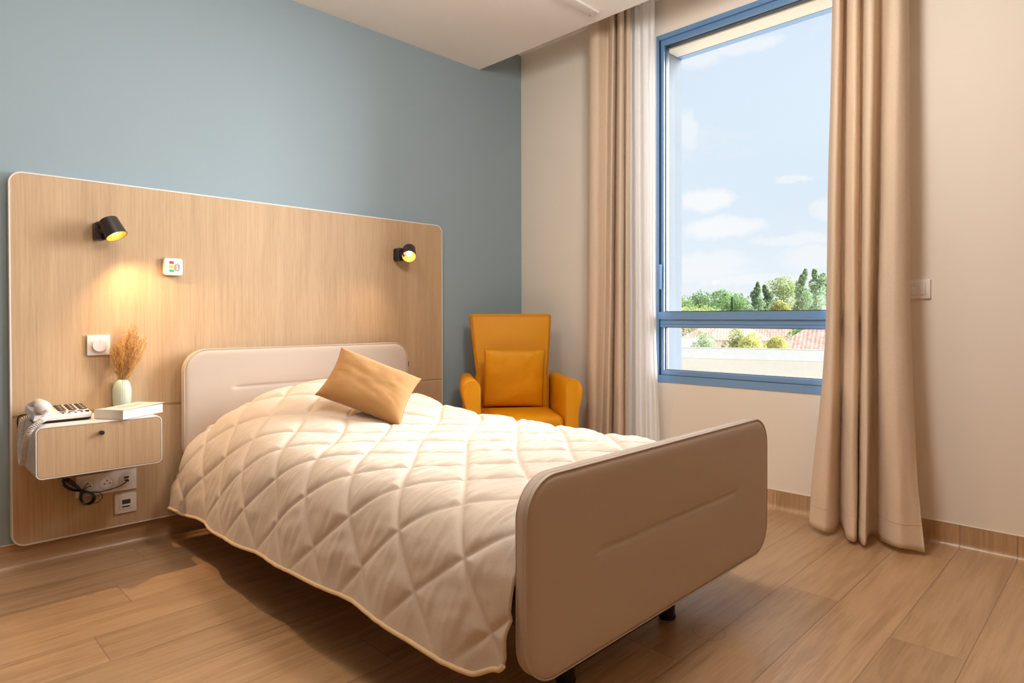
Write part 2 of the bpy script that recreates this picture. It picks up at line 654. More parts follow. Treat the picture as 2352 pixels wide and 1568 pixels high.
# =================================================================== THE ROOM
RX0, RY0, ZP = -4.6, -5.2, 2.75
struct(MB().box(RX0 - .1, 0.23, RY0 - .1, .1, -.12, 0).build('floor', M['floor']))
struct(MB().box(RX0 - .1, 0, 0, .1, 0, ZP).build('wall_rear', M['blue']))
struct(MB().box(RX0 - .1, RX0, RY0, 0, 0, ZP).build('wall_left', M['brown']))
struct(MB().box(RX0, 0.0, RY0 - .1, RY0, 0, ZP).build('wall_front', M['brown']))
WY0, WY1, WZ0, WZ1 = -2.20, -1.06, .582, 2.519
wb = MB()
wb.box(0, .23, WY1, .1, 0, ZP)
wb.box(0, .23, RY0 - .1, WY0, 0, ZP)
wb.box(0, .23, WY0, WY1, 0, WZ0)
wb.box(0, .23, WY0, WY1, WZ1, ZP)
struct(wb.build('wall_right', M['cream']))
struct(MB().box(RX0, -.383, RY0, 0, 2.522, ZP + .05).build('ceiling', M['white_paint']))
struct(MB().box(-.383, 0, RY0, 0, 2.719, ZP + .05).build('trim_1', M['white_paint']))

# coved vinyl skirting
prof = [(0, .0955), (.003, .0955), (.0032, .030)] + [(.0032 + .026 * (1 - math.cos(math.radians(a))), .030 - .0295 * math.sin(math.radians(a))) for a in (15, 30, 45, 60, 75, 90)] + [(.034, .0)]
struct(MB().loft([[(-d, y, z) for d, z in prof] for y in (0, RY0)], closed=False, cap0=False, cap1=False).build('baseboard_right', M['floor']))
struct(MB().loft([[(x, -d, z) for d, z in prof] for x in (RX0, 0)], closed=False, cap0=False, cap1=False).build('baseboard_rear', M['base_rear']))
struct(MB().box(-.0045, 0, RY0, 0, .0955, .0985).build('trim_2', M['cream']))
struct(MB().box(RX0, 0, -.0045, 0, .0955, .0985).build('trim_3', M['cream']))

# window: frame, transom, beads, panes, outer reveal
win = bpy.data.objects.new('window_1', None)
COL.objects.link(win)
struct(win)


def ring(mb, y0, y1, z0, z1, wl, wr, wb_, wt, x0, x1):
    mb.box(x0, x1, y1 - wl, y1, z0, z1)
    mb.box(x0, x1, y0, y0 + wr, z0, z1)
    mb.box(x0, x1, y0 + wr, y1 - wl, z0, z0 + wb_)
    mb.box(x0, x1, y0 + wr, y1 - wl, z1 - wt, z1)


f1 = MB()
ring(f1, WY0, WY1, WZ0, WZ1, .018, .018, .040, .026, -.004, .062)
f1.build('outer_frame', M['frame_blue'], win)
f2 = MB()
ring(f2, WY0 + .018, WY1 - .018, WZ0 + .040, WZ1 - .026, .021, .021, .026, .030, .012, .06)
f2.build('sash_frame', M['frame_blue'], win)
f3 = MB()
f3.box(.004, .066, WY0 + .018, WY1 - .018, .889, .933)
f3.box(-.006, .066, WY0 + .018, WY1 - .018, .932, .974)
f3.build('transom', M['frame_blue'], win)
f4 = MB()
f4.box(.0035, .02, WY0 + .02, WY1 - .02, .905, .9065)
f4.box(-.0045, .02, WY0, WY1, .6215, .6228)
f4.box(-.0045, .02, WY1 - .0195, WY1 - .018, WZ0 + .04, WZ1 - .02)
f4.box(.0115, .02, WY1 - .0265, WY1 - .0255, WZ0 + .06, WZ1 - .05)
ring(f4, WY0 + .039, WY1 - .039, .974, WZ1 - .056, .004, .004, .004, .004, .03, .06)
ring(f4, WY0 + .039, WY1 - .039, WZ0 + .066, .889, .004, .004, .003, .003, .03, .06)
f4.build('gasket', M['gasket'], win)
for za, zb in ((.978, WZ1 - .06), (WZ0 + .069, .886)):
    MB().box(.040, .046, WY0 + .043, WY1 - .043, za, zb).build('pane', M['glass'], win)
MB().rbox(-.012, -.004, WY1 - .034, WY1 - .021, 1.10, 1.24, .003).build('handle', M['frame_blue'], win)
rv = MB()
rv.box(.062, .235, WY1 - .022, WY1, WZ0, WZ1)
rv.box(.062, .235, WY0, WY0 + .022, WZ0, WZ1)
rv.build('reveal_panel', M['ext_reveal'], win)
MB().box(.062, .185, WY0 + .022, WY1 - .022, 2.452, WZ1).build('soffit_panel', M['ext_soffit'], win)
MB().box(.185, .235, WY0 + .022, WY1 - .022, 2.450, WZ1).build('soffit_shaded_edge', M['frame_blue'], win)  # dark blue paints in the shade on the soffit's outer lip
MB().box(.062, .27, WY0 + .022, WY1 - .022, WZ0 - .01, WZ0 + .03).build('outer_sill', M['frame_blue'], win)

# bodies of the added fill lamps, all out of view
t = thing('ceiling_fill_lamp', 'added flat round fill lamp on the ceiling behind the viewpoint', 'lamp', (-2.9, -4.15, 2.522))
MB().lathe([(.001, 0), (.27, 0), (.272, -.02), (.268, -.055), (.25, -.06)], 40).build('lamp_body', M['lam_edge'], t)
MB().lathe([(.25, -.058), (.248, -.068), (.15, -.074), (.001, -.076)], 40).build('diffuser', M['diffuser'], t)
for gx, gy, gl in ((-1.50, -2.05, 'added globe fill lamp below the ceiling over the middle of the bed'), (-2.60, -1.50, 'added globe fill lamp below the ceiling between the bed and the left wall')):
    t = thing('globe_fill_lamp', gl, 'lamp', (gx, gy, 2.522), group='added globe fill lamps under the ceiling')
    MB().lathe([(.001, 0), (.06, 0), (.058, -.02), (.012, -.028), (.012, -.05), (.05, -.052), (.05, -.062), (.001, -.063)], 32).build('ceiling_rose', M['lam_edge'], t)

# curtain rails in the ceiling recess
for xx, lb in ((-.15, 'white rail in the ceiling recess carrying the beige curtains'), (-.07, 'white rail in the ceiling recess carrying the sheers')):
    o = MB().box(xx - .012, xx + .012, -3.0, -.25, 2.70, 2.719).build('curtain_rail', M['lam_edge'])
    tag(o, lb, 'curtain rail')

# cover plate on the ceiling
t = thing('ceiling_cover_plate', 'slim white cover plate screwed to the ceiling near the curtains', 'cover', (-.575, -.985, 2.522), 0)
MB().rbox(-.18, .105, -.032, .032, -.014, 0, .004).build('cover', M['lam_edge'], t)
for sx, sy in ((.085, -.018), (.085, .018), (-.16, -.018), (-.16, .018)):
    MB().cyl((sx, sy, -.0155), (sx, sy, -.013), .0035, 10).build('screw', M['plastic_gap'], t)

# =================================================================== HEADBOARD WALL PANEL
PX0, PX1, PZ0, PZ1, PG = -2.764, -.712, .089, 1.495, .575
pt = thing('wall_panel', 'large pale oak wall panel with white edging on the blue wall behind the bed', 'wall panel', ((PX0 + PX1) / 2, 0, PZ0))
o3 = tuple(pt.location)
cx, cz, hx, hz, R = (PX0 + PX1) / 2, (PZ0 + PZ1) / 2, (PX1 - PX0) / 2, (PZ1 - PZ0) / 2, .045


def clip_outline(e, r, lo, hi):
    pts = [(cx + a, cz + b) for a, b in rrect(hx - e, hz - e, r, 8)]
    return [(a, min(max(b, lo), hi)) for a, b in pts]


def board(name, lo, hi):
    ol = clip_outline(.006, R - .006, lo, hi)
    MB().loft([[(a, -.010, b) for a, b in ol], [(a, -.0285, b) for a, b in ol]]).build(name, M['lam'], pt, off=o3)


board('upper_board', PG + .006, PZ1)
board('lower_board', PZ0, PG - .006)
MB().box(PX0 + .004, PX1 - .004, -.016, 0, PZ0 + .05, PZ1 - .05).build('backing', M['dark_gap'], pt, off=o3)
MB().box(PX0 + .0065, PX1 - .0065, -.0185, -.012, PG - .006, PG + .006).build('groove_profile', M['ext_soffit'], pt, off=o3)
eo = [(cx + a, cz + b) for a, b in rrect(hx, hz, R, 8)]
ei = [(cx + a, cz + b) for a, b in rrect(hx - .006, hz - .006, R - .006, 8)]
MB().loft([[(a, 0, b) for a, b in eo], [(a, -.029, b) for a, b in eo], [(a, -.030, b) for a, b in [(cx + p, cz + q) for p, q in rrect(hx - .001, hz - .001, R - .001, 8)]],
           [(a, -.030, b) for a, b in ei], [(a, -.010, b) for a, b in ei]], False, False).build('edging', M['lam_edge'], pt, off=o3)


# =================================================================== READING LAMPS
def reading_lamp(loc, d, label, power, side):
    """loc = foot on the panel, d = direction the shade opens"""
    t = thing('reading_lamp', label, 'wall lamp', loc, group='reading lamps on the wall panel')
    mb = MB()
    mb.loft([[(a, y, b) for a, b in rrect(.021 - e, .036 - e, .012, 5)] for y, e in ((0, 0), (-.044, 0), (-.047, .003))])
    mb.build('mount', M['black_metal'], t)
    MB().cyl((0, -.04, 0), (.012, -.062, .004), .014, 16).build('swivel', M['black_metal'], t)
    d = Vector(d).normalized()
    c = Vector((.030, -.078, .010))
    T = Matrix.Translation(c) @ (-d).to_track_quat('Z', 'Y').to_matrix().to_4x4()
    # local +z is the closed end of the shade, -z the mouth
    MB().lathe([(.001, .038), (.031, .038), (.0345, .035), (.0395, -.036), (.0395, -.038), (.0375, -.038)], 40, T).build('shade', M['black_metal'], t)
    MB().lathe([(.0375, -.0375), (.0335, .026), (.028, .032), (.001, .033)], 40, T).build('reflector', M['gold'], t)
    MB().lathe([(.001, -.024), (.010, -.022), (.0165, -.012), (.0165, -.004), (.012, .010), (.010, .032)], 20, T).build('bulb', M['bulb'], t)
    ld = bpy.data.lights.new('reading_lamp_light', 'SPOT')
    ld.energy = power
    ld.color = WARM
    ld.spot_size = math.radians(128)
    ld.spot_blend = .8
    ld.shadow_soft_size = .006
    lo = bpy.data.objects.new('reading_lamp_light', ld)
    COL.objects.link(lo)
    lo.location = Vector(loc) + (T @ Vector((0, 0, -.030)))
    lo.rotation_euler = (-d).to_track_quat('Z', 'Y').to_euler()
    lg = bpy.data.lights.new('reflector_fill_light', 'POINT')  # tiny extra light added inside the shade to brighten the reflector
    lg.energy = .010
    lg.color = (1, .72, .36)
    lg.shadow_soft_size = .006
    go = bpy.data.objects.new('reflector_fill_light', lg)
    COL.objects.link(go)
    go.location = Vector(loc) + (T @ Vector((.024, 0, -.012)))
    return t


reading_lamp((-2.478, -.030, 1.292), (.32, -.39, -.88), 'black reading lamp turned down over the bedside drawer, pool of warm light below', 23.0, 0)
reading_lamp((-1.042, -.030, 1.297), (-.46, -.60, -.66), 'black reading lamp at the right end of the wall panel, bulb shining at the viewer', 20.0, 1)

# =================================================================== NURSE CALL UNIT
t = thing('nurse_call_unit', 'white nurse call unit with red, yellow and green keys on the wall panel', 'call unit', (-2.206, -.030, 1.128))
o3 = (-2.206, -.030, 1.128)
plate(MB(), -2.244, -2.168, 1.128, 1.203, -.03, -.047, .012, .004).build('housing', M['plastic'], t, off=o3)
for k, (zc, mm, nm) in enumerate(((1.184, 'red', 'red key'), (1.1665, 'yellow', 'yellow key'), (1.149, 'green', 'green key'))):
    o = MB().rbox(-2.2215, -2.2045, -.0485, -.046, zc - .0055, zc + .0055, .001).build('call_key', M[mm], t, off=o3)
    o['label'] = nm
for zc, mm in ((1.1845, 'plastic_gap'), (1.149, 'red')):
    MB().cyl((-2.2275, -.0465, zc), (-2.2275, -.048, zc), .0012, 10).build('indicator', M[mm], t, off=o3)
MB().cyl((-2.190, -.0465, 1.1815), (-2.190, -.048, 1.1815), .0014, 10).build('indicator', M['red'], t, off=o3)
mb = MB()
co = [(-2.1905 + a, 1.163 + b) for a, b in rrect(.0095, .0145, .004, 4)]
ci = [(-2.1905 + a, 1.163 + b) for a, b in rrect(.0055, .0105, .003, 4)]
mb.loft([[(a, -.0465, b) for a, b in co], [(a, -.0495, b) for a, b in co], [(a, -.0495, b) for a, b in ci], [(a, -.0468, b) for a, b in ci]])
mb.build('clip_socket', M['plastic_gap'], t, off=o3)
MB().box(-2.1945, -2.1875, -.0490, -.0475, 1.154, 1.172).build('socket_tongue', M['plastic'], t, off=o3)
MB().box(-2.190, -2.178, -.0475, -.047, 1.1905, 1.1915).build('printed_line', M['plastic_gap'], t, off=o3)
MB().box(-2.228, -2.205, -.0475, -.047, 1.1385, 1.1391).build('printed_line', M['plastic_gap'], t, off=o3)

# =================================================================== DIMMER
t = thing('dimmer_switch', 'square white switch with a round dial above the vase', 'switch', (-2.482, -.030, .797))
o3 = tuple(t.location)
plate(MB(), -2.522, -2.442, .797, .878, -.03, -.039, .003, .0015).build('switch_plate', M['plastic'], t, off=o3)
MB().lathe([(.001, 0), (.0255, 0), (.0255, .010), (.0245, .0115), (.001, .0118)], 48, Matrix.Translation((-2.4805, -.0385, .8365)) @ rot('X', 90)).build('dial', M['plastic'], t, off=o3)
MB().box(-2.4808, -2.4802, -.0505, -.0500, .8365, .8600).build('dial_mark', M['plastic_gap'], t, off=o3)

# =================================================================== TRIPLE SOCKET
t = thing('power_socket_strip', 'long white socket plate with two outlets and a usb insert under the drawer', 'socket', (-2.457, -.030, .2435))
o3 = tuple(t.location)
SX0, SX1, SZ0, SZ1 = -2.563, -2.351, .2375, .3215
plate(MB(), SX0, SX1, SZ0, SZ1, -.03, -.039, .003, .0015).build('socket_plate', M['plastic'], t, off=o3)
for i, sx in enumerate((-2.524, -2.457, -2.389)):
    zc = .2795
    T = Matrix.Translation((sx, -.0385, zc)) @ rot('X', 90)
    if i < 2:
        so = MB().lathe([(.0275, 0), (.0275, .0015), (.0255, .0018), (.0215, .0018), (.0205, -.0), (.001, -.0)], 40, T).build('outlet', M['plastic'], t, off=o3)
        MB().lathe([(.0275, 0), (.0275, .0012), (.0285, .0012), (.0285, 0)], 40, T).build('outlet_gap', M['plastic_gap'], so, off=o3)
        ho = MB()
        for hx_, hz_ in ((-.0095, -.003), (.0095, -.003), (0, .009)):
            ho.cyl((sx + hx_, -.0375, zc + hz_), (sx + hx_, -.0394, zc + hz_), .0027, 12)
        ho.build('pin_hole', M['black'], so, off=o3)
    else:
        so = MB().lathe([(.0275, 0), (.0275, .0015), (.0265, .002), (.001, .002)], 40, T).build('usb_insert', M['plastic'], t, off=o3)
        MB().lathe([(.0275, 0), (.0275, .0012), (.0285, .0012), (.0285, 0)], 40, T).build('outlet_gap', M['plastic_gap'], so, off=o3)
        MB().box(sx - .009, sx + .009, -.0415, -.040, zc + .007, zc + .014).build('usb_port', M['black'], so, off=o3)
        MB().box(sx - .006, sx + .006, -.0415, -.040, zc - .004, zc + .003).build('usb_port', M['black'], so, off=o3)

# data socket below
t = thing('data_socket', 'small rounded white data socket with a grey window below the long socket plate', 'socket', (-2.391, -.030, .143))
o3 = tuple(t.location)
plate(MB(), -2.431, -2.351, .143, .223, -.03, -.039, .006, .003).build('socket_plate', M['plastic'], t, off=o3)
plate(MB(), -2.414, -2.368, .160, .206, -.039, -.0415, .003, .001).build('insert', M['plastic'], t, off=o3)
MB().box(-2.405, -2.375, -.0425, -.041, .181, .199).build('label_window', M['dark_metal'], t, off=o3)
MB().box(-2.405, -2.377, -.0422, -.041, .168, .173).build('port_slot', M['black'], t, off=o3)
MB().rbox(-2.408, -2.371, -.045, -.041, .1735, .1775, .001).build('port_flap', M['plastic'], t, off=o3)

# blind control on the window wall
t = thing('blind_control', 'white blind control plate beside the right curtain', 'switch', (0, -2.340, 1.023))
o3 = tuple(t.location)
TT = Matrix(((0, 1, 0, 0), (1, 0, 0, 0), (0, 0, 1, 0), (0, 0, 0, 1)))


def wplate(y0, y1, z0, z1, xb, xf, r, e=.0015):
    mb = plate(MB(), y0, y1, z0, z1, xb, xf, r, e)
    mb.v = [(p[1], p[0], p[2]) for p in mb.v]
    return mb


wplate(-2.378, -2.296, 1.021, 1.101, 0, -.010, .002).build('switch_plate', M['plastic_bright'], t, off=o3)
wplate(-2.3615, -2.3105, 1.036, 1.0865, -.0095, -.0105, .002, .0005).build('key_gap', M['plastic_gap'], t, off=o3)
wplate(-2.3605, -2.3115, 1.037, 1.0855, -.010, -.0125, .002, .0005).build('key_pad', M['plastic_bright'], t, off=o3)
for zc, sg in ((1.075, 1), (1.046, -1)):
    MB().tube([(-.0128, -2.336 - .005, zc - .002 * sg), (-.0128, -2.336, zc + .002 * sg), (-.0128, -2.336 + .005, zc - .002 * sg)], .0004, 5).build('arrow_mark', M['plastic_gap'], t, off=o3)
MB().tube([(-.0128, -2.336 + .006 * math.cos(a), 1.0605 + .0028 * math.sin(a)) for a in [i * math.pi / 8 for i in range(16)]], .0004, 5, True).build('stop_mark', M['plastic_gap'], t, off=o3)
MB().cyl((-.0124, -2.320, 1.079), (-.0130, -2.320, 1.079), .0016, 12).build('indicator', M['black'], t, off=o3)

# =================================================================== BEDSIDE DRAWER
NX0, NX1, NY, NZ0, NZ1 = -2.729, -2.330, -.305, .384, .567
t = thing('bedside_drawer_unit', 'white wall-hung bedside unit with one oak drawer front', 'bedside table', ((NX0 + NX1) / 2, -.030, NZ0))
o3 = tuple(t.location)
ncx, ncz, nhx, nhz = (NX0 + NX1) / 2, (NZ0 + NZ1) / 2, (NX1 - NX0) / 2, (NZ1 - NZ0) / 2
ro = lambda e, r: [(ncx + a, ncz + b) for a, b in rrect(nhx - e, nhz - e, r, 7)]
MB().loft([[(a, -.0305, b) for a, b in ro(0, .020)], [(a, NY + .001, b) for a, b in ro(0, .020)], [(a, NY, b) for a, b in ro(.001, .019)],
           [(a, NY, b) for a, b in ro(.0045, .0165)], [(a, NY + .016, b) for a, b in ro(.0045, .0165)]]).build('carcass', M['white_lacquer'], t, off=o3)
dr = MB().loft([[(a, NY + .015, b) for a, b in ro(.0058, .0155)], [(a, NY - .0005, b) for a, b in ro(.0058, .0155)]]).build('drawer_front', M['lam'], t, off=o3)
MB().cyl((-2.534, NY, .5275), (-2.534, NY - .017, .5275), .0072, 20, .0078).build('knob', M['black'], dr, off=o3)

# =================================================================== VASE AND GRASSES
vb = (-2.409, -.068, NZ1)
t = thing('vase', 'slim fluted mint green vase holding dried grasses', 'vase', vb)
rings = []
for r, z in ((.001, .001), (.020, 0), (.024, .003), (.031, .03), (.0335, .06), (.033, .09), (.029, .112), (.022, .124), (.0165, .1285), (.0145, .129), (.0135, .126), (.020, .11), (.020, .05)):
    rings.append([((r * (1 + (.007 if r > .018 else 0) * math.cos(26 * 2 * math.pi * j / 156))) * math.cos(2 * math.pi * j / 156),
                   (r * (1 + (.007 if r > .018 else 0) * math.cos(26 * 2 * math.pi * j / 156))) * math.sin(2 * math.pi * j / 156), z) for j in range(156)])
MB().loft(rings, True, True).build('vase_body', M['vase'], t, 60)
t = thing('dried_grass_bunch', 'bunch of golden dried grasses standing in the mint vase', 'dried grass', (vb[0], vb[1], NZ1 + .02))
rg = random.Random(3)
tips = []
for i in range(30):
    u = i / 29
    # lateral direction parallel to the wall, with the bunch fanning to the right
    tx = -.035 + .118 * u + rg.uniform(-.008, .008)
    ty = rg.uniform(-.045, .022) * (.5 + u)
    h = .225 + .075 * math.exp(-((u - .62) / .28) ** 2) + rg.uniform(-.03, .012)
    tips.append((tx, ty, h))
for i, (tx, ty, h) in enumerate(tips):
    p0 = Vector((rg.uniform(-.006, .006), rg.uniform(-.006, .006), .02))
    p3 = Vector((tx, ty, h + .02))
    p1 = p0.lerp(p3, .35) * 1.0
    p1.x *= .55
    p1.y *= .55
    p2 = p0.lerp(p3, .7)
    p2.x *= .85
    path = catmull([p0, p1, p2, p3], 5)
    st = MB().tube(path, .0007, 5).build('stem', M['straw'], t)
    pl = MB()
    n = 120
    for k in range(n):
        q = .38 + .62 * (k / n)
        idx = q * (len(path) - 1)
        a = path[int(idx)].lerp(path[min(int(idx) + 1, len(path) - 1)], idx % 1)
        ax = (path[min(int(idx) + 1, len(path) - 1)] - path[max(int(idx) - 1, 0)]).normalized()
        L = .019 * (1.15 - .75 * abs(q - .62) / .4) * rg.uniform(.6, 1.3)
        side = Vector((rg.gauss(0, 1), rg.gauss(0, 1), rg.gauss(0, .3)))
        side = (side - ax * side.dot(ax)).normalized()
        dd = (ax * rg.uniform(.8, 1.6) + side * rg.uniform(.35, .9)).normalized()
        b = a + dd * L
        w = side.cross(ax).normalized() * .0009
        mid = a + dd * L * .55 + side * .0015
        pl.add([a, mid + w, b, mid - w, mid + side * .0012], [(0, 1, 4), (1, 2, 4), (2, 3, 4), (3, 0, 4)])
    pl.build('plume', M['straw2'] if i % 3 else M['straw'], st)

# =================================================================== BOOK
t = thing('book', 'thick white paperback lying beside the vase on the drawer unit', 'book', (-2.467, -.324, NZ1 + .001), 32.5)
MB().box(.002, .197, .002, .124, .0012, .0335).build('page_block', M['paper'], t)
MB().box(0, .20, 0, .128, 0, .0012).build('back_cover', M['cover'], t)
cv = MB()
rings = []
for i in range(9):
    x = .203 * i / 8
    lift = .0335 + .0035 * (i / 8) ** 2
    rings.append([(x, -.001, lift + .0006), (x, .128, lift - .001), (x, .128, lift + .0002), (x, -.001, lift + .0018)])
cv.loft(rings)
cv.build('front_cover', M['cover'], t)
MB().box(-.0012, 0, 0, .128, 0, .0352).build('spine', M['paper'], t)
mb = MB()
mb.box(.045, .150, .060, .066, .0357, .0364, rot('Y', -1.2))
mb.box(.065, .130, .080, .084, .0357, .0362, rot('Y', -1.2))
mb.build('cover_print', M['cover_print'], t)

# =================================================================== TELEPHONE
t = thing('telephone', 'white big-button telephone with its handset at the left end of the drawer unit', 'telephone', (-2.635, -.140, NZ1), 2)


def phz(y):
    return .026 + (y + .08) * .13


def slab(mb, x0, x1, y0, y1, lo, hi, r):
    """rounded plan slab with slanted top"""
    cx_, cy_ = (x0 + x1) / 2, (y0 + y1) / 2
    out_ = rrect((x1 - x0) / 2, (y1 - y0) / 2, r, 6)
    R0 = []
    for e, fz in ((.0, lo), (.0, lambda y: hi(y) - .006), (.002, lambda y: hi(y) - .002), (.006, hi)):
        k1 = ((x1 - x0) / 2 - e) / ((x1 - x0) / 2)
        k2 = ((y1 - y0) / 2 - e) / ((y1 - y0) / 2)
        R0.append([(cx_ + a * k1, cy_ + b * k2, fz(cy_ + b * k2)) for a, b in out_])
    return mb.loft(R0)


slab(MB(), -.078, .089, -.076, .074, lambda y: .004, lambda y: phz(y) - .014, .012).build('under_base', M['black'], t)
for fx_, fy_ in ((-.06, -.062), (.074, -.062), (-.06, .06), (.074, .06)):
    MB().cyl((fx_, fy_, 0), (fx_, fy_, .008), .008, 12).build('rubber_foot', M['black'], t)
slab(MB(), -.086, .093, -.081, .078, lambda y: phz(y) - .016, lambda y: phz(y), .022).build('body', M['plastic'], t)
# cradle raised at the left
MB().loft([[(-.090, y, phz(y) - .014), (-.030, y, phz(y) - .004), (-.038, y, phz(y) + q), (-.055, y, phz(y) + q + .004), (-.086, y, phz(y) + q)] for y, q in ((-.078, .004), (-.066, .008), (-.05, .012), (-.03, .012), (0, .010), (.03, .012), (.055, .012), (.072, .008))]).build('cradle', M['plastic'], t, 50)
keys = []
lab = [['1', '2', '3'], ['4', '5', '6'], ['7', '8', '9'], ['*', '0', '#']]


def glyph(txt, x, y, z, size, parent):
    cu = bpy.data.curves.new('digit', 'FONT')
    cu.body = txt
    cu.size = size
    cu.align_x = 'CENTER'
    cu.align_y = 'CENTER'
    cu.extrude = .0002
    tmp = bpy.data.objects.new('digit', cu)
    COL.objects.link(tmp)
    dg = bpy.context.evaluated_depsgraph_get()
    me = bpy.data.meshes.new_from_object(tmp.evaluated_get(dg))
    bpy.data.objects.remove(tmp)
    me.materials.clear()
    me.materials.append(M['digit'])
    o = bpy.data.objects.new('digit', me)
    COL.objects.link(o)
    o.parent = parent
    o.location = (x, y, z)
    o.rotation_euler = (math.atan(.13), 0, 0)
    return o


for r_ in range(4):
    for c_ in range(3):
        kx, ky = .008 + c_ * .0335, .055 - r_ * .0228
        kz = phz(ky)
        Tk = Matrix.Translation((kx, ky, kz)) @ Matrix.Rotation(math.atan(.13), 4, 'X') @ Matrix.Diagonal((1.4, .95, 1, 1))
        k = MB().lathe([(.0098, -.001), (.0098, .0025), (.0088, .0035), (.001, .0038)], 22, Tk).build('key', M['key'], t)
        glyph(lab[r_][c_], kx, ky, kz + .0043, .014, k)
for c_ in range(3):
    kx, ky = .006 + c_ * .027, -.0405
    Tk = Matrix.Translation((kx, ky, phz(ky))) @ Matrix.Diagonal((2.6, .75, 1, 1))
    MB().lathe([(.0042, -.001), (.0042, .002), (.0035, .0026), (.001, .0027)], 16, Tk).build('function_key', M['key'], t)
for c_ in range(4):
    kx, ky = .002 + c_ * .0195, -.0600
    MB().lathe([(.0042, -.001), (.0042, .002), (.0035, .0026), (.001, .0027)], 16, Matrix.Translation((kx, ky, phz(ky)))).build('memory_key', M['key'], t)
for yy, sg in ((-.047, 1), (-.0615, -1)):
    kx = .0795
    z_ = phz(yy)
    MB().loft([[(kx - .007, yy - .0035 * sg, z_ + q), (kx + .007, yy - .0035 * sg, z_ + q), (kx, yy + .005 * sg, z_ + q)] for q in (-.001, .0025)]).build('volume_key', M['key'], t)
# handset lying front to back over the cradle
hs = []
for y, w, h, zc in ((-.094, .004, .004, .058), (-.092, .015, .013, .058), (-.085, .0235, .020, .057), (-.066, .0265, .0225, .059), (-.050, .023, .019, .064), (-.036, .0165, .013, .070), (0, .0145, .0115, .073),
                    (.030, .0165, .013, .066), (.048, .021, .016, .058), (.062, .024, .018, .055), (.070, .021, .016, .055), (.076, .012, .010, .055), (.078, .004, .004, .055)):
    hs.append([(-.060 + w * math.cos(a), y, zc + h * math.sin(a)) for a in [2 * math.pi * k / 24 for k in range(24)]])
ho = MB().loft(hs).build('handset', M['plastic'], t, 70)
MB().box(-.0600, -.0520, -.0945, -.088, .043, .051).build('cord_socket', M['plastic_gap'], ho)
# coiled cord
Tw = (Matrix.Translation((-2.635, -.140, NZ1)) @ rot('Z', 2)).inverted()
ctrl = [Vector(p) for p in ((-2.688, -.233, .613), (-2.690, -.242, .600), (-2.697, -.262, .590), (-2.716, -.296, .586), (-2.741, -.298, .562), (-2.750, -.262, .515), (-2.751, -.225, .462),
                            (-2.751, -.195, .432), (-2.751, -.165, .440), (-2.751, -.150, .485), (-2.750, -.158, .545), (-2.744, -.172, .583), (-2.722, -.178, .590))]
base = catmull(ctrl, 40)
coil = []
up = Vector((1, 0, 0))
turn = 0
for i in range(len(base)):
    d = (base[min(i + 1, len(base) - 1)] - base[max(i - 1, 0)]).normalized()
    if i:
        turn += (base[i] - base[i - 1]).length / .0052 * 2 * math.pi
    a = d.cross(up if abs(d.dot(up)) < .9 else Vector((0, 1, 0))).normalized()
    b = d.cross(a)
    rr = .0080 * smooth(20, 70, i)
    coil.append((base[i], a, b, turn, rr))
pts = []
for i in range(len(coil) - 1):
    (p, a, b, t0, r0), (q, a2, b2, t1, r1) = coil[i], coil[i + 1]
    n = max(2, int((t1 - t0) / .55))
    for k in range(n):
        u = k / n
        th = t0 + (t1 - t0) * u
        pts.append(Tw @ (p.lerp(q, u) + a.lerp(a2, u) * ((r0 + (r1 - r0) * u) * math.cos(th)) + b.lerp(b2, u) * ((r0 + (r1 - r0) * u) * math.sin(th))))
MB().tube(pts, .0017, 5).build('coiled_cord', M['plastic'], t, 80)
# lead from the back of the phone down behind the drawer unit
MB().tube([Tw @ p for p in catmull([Vector(q) for q in ((-2.650, -.062, .590), (-2.680, -.048, .586), (-2.730, -.040, .584), (-2.742, -.036, .572), (-2.742, -.036, .54))], 6)], .0022, 6).build('line_lead', M['black'], t, 60)

# =================================================================== CABLE
cab = thing('charging_cable', 'coiled black charging cable hanging under the drawer unit, plugged into the usb insert', 'cable', (-2.55, -.05, .25))
o3 = (-2.55, -.05, .25)


def wp(*L):
    return catmull([Vector(p) for p in L], 8)


rc = random.Random(5)
mb = MB()
for k in range(10):
    j = lambda s: rc.uniform(-s, s)
    y = -.044 - k * .0026
    # bundle: narrow loop up-left, wide loop down-right, crossing at the tie
    c0 = (-2.546 + j(.003), y, .266 + j(.003))
    mb.tube(wp(c0, (-2.566 + j(.004), y, .290 + j(.003)), (-2.590 + j(.005), y, .318 + j(.004)), (-2.605 + j(.003), y - .002, .318 + j(.004)), (-2.603 + j(.003), y, .300 + j(.003)),
                   (-2.580 + j(.004), y, .279 + j(.003)), c0, (-2.516 + j(.004), y, .252 + j(.004)), (-2.505 + j(.004), y, .232 + j(.004)), (-2.516 + j(.003), y, .213 + j(.004)),
                   (-2.536 + j(.003), y, .212 + j(.003)), (-2.551 + j(.003), y, .236 + j(.004)), c0), .0025, 6)
mb.build('cable_coil', M['black'], cab, 60, off=o3)
MB().tube(wp((-2.552, -.075, .276), (-2.546, -.080, .268), (-2.538, -.075, .262), (-2.541, -.045, .266), (-2.549, -.044, .272), (-2.554, -.060, .277)), .0028, 6).build('cable_tie', M['black'], cab, 60, off=o3)
MB().tube(wp((-2.546, -.06, .270), (-2.541, -.07, .282), (-2.534, -.072, .296)), .0012, 5).build('tie_end', M['black'], cab, 60, off=o3)
MB().tube(wp((-2.546, -.06, .268), (-2.533, -.07, .280), (-2.524, -.072, .285)), .0012, 5).build('tie_end', M['black'], cab, 60, off=o3)
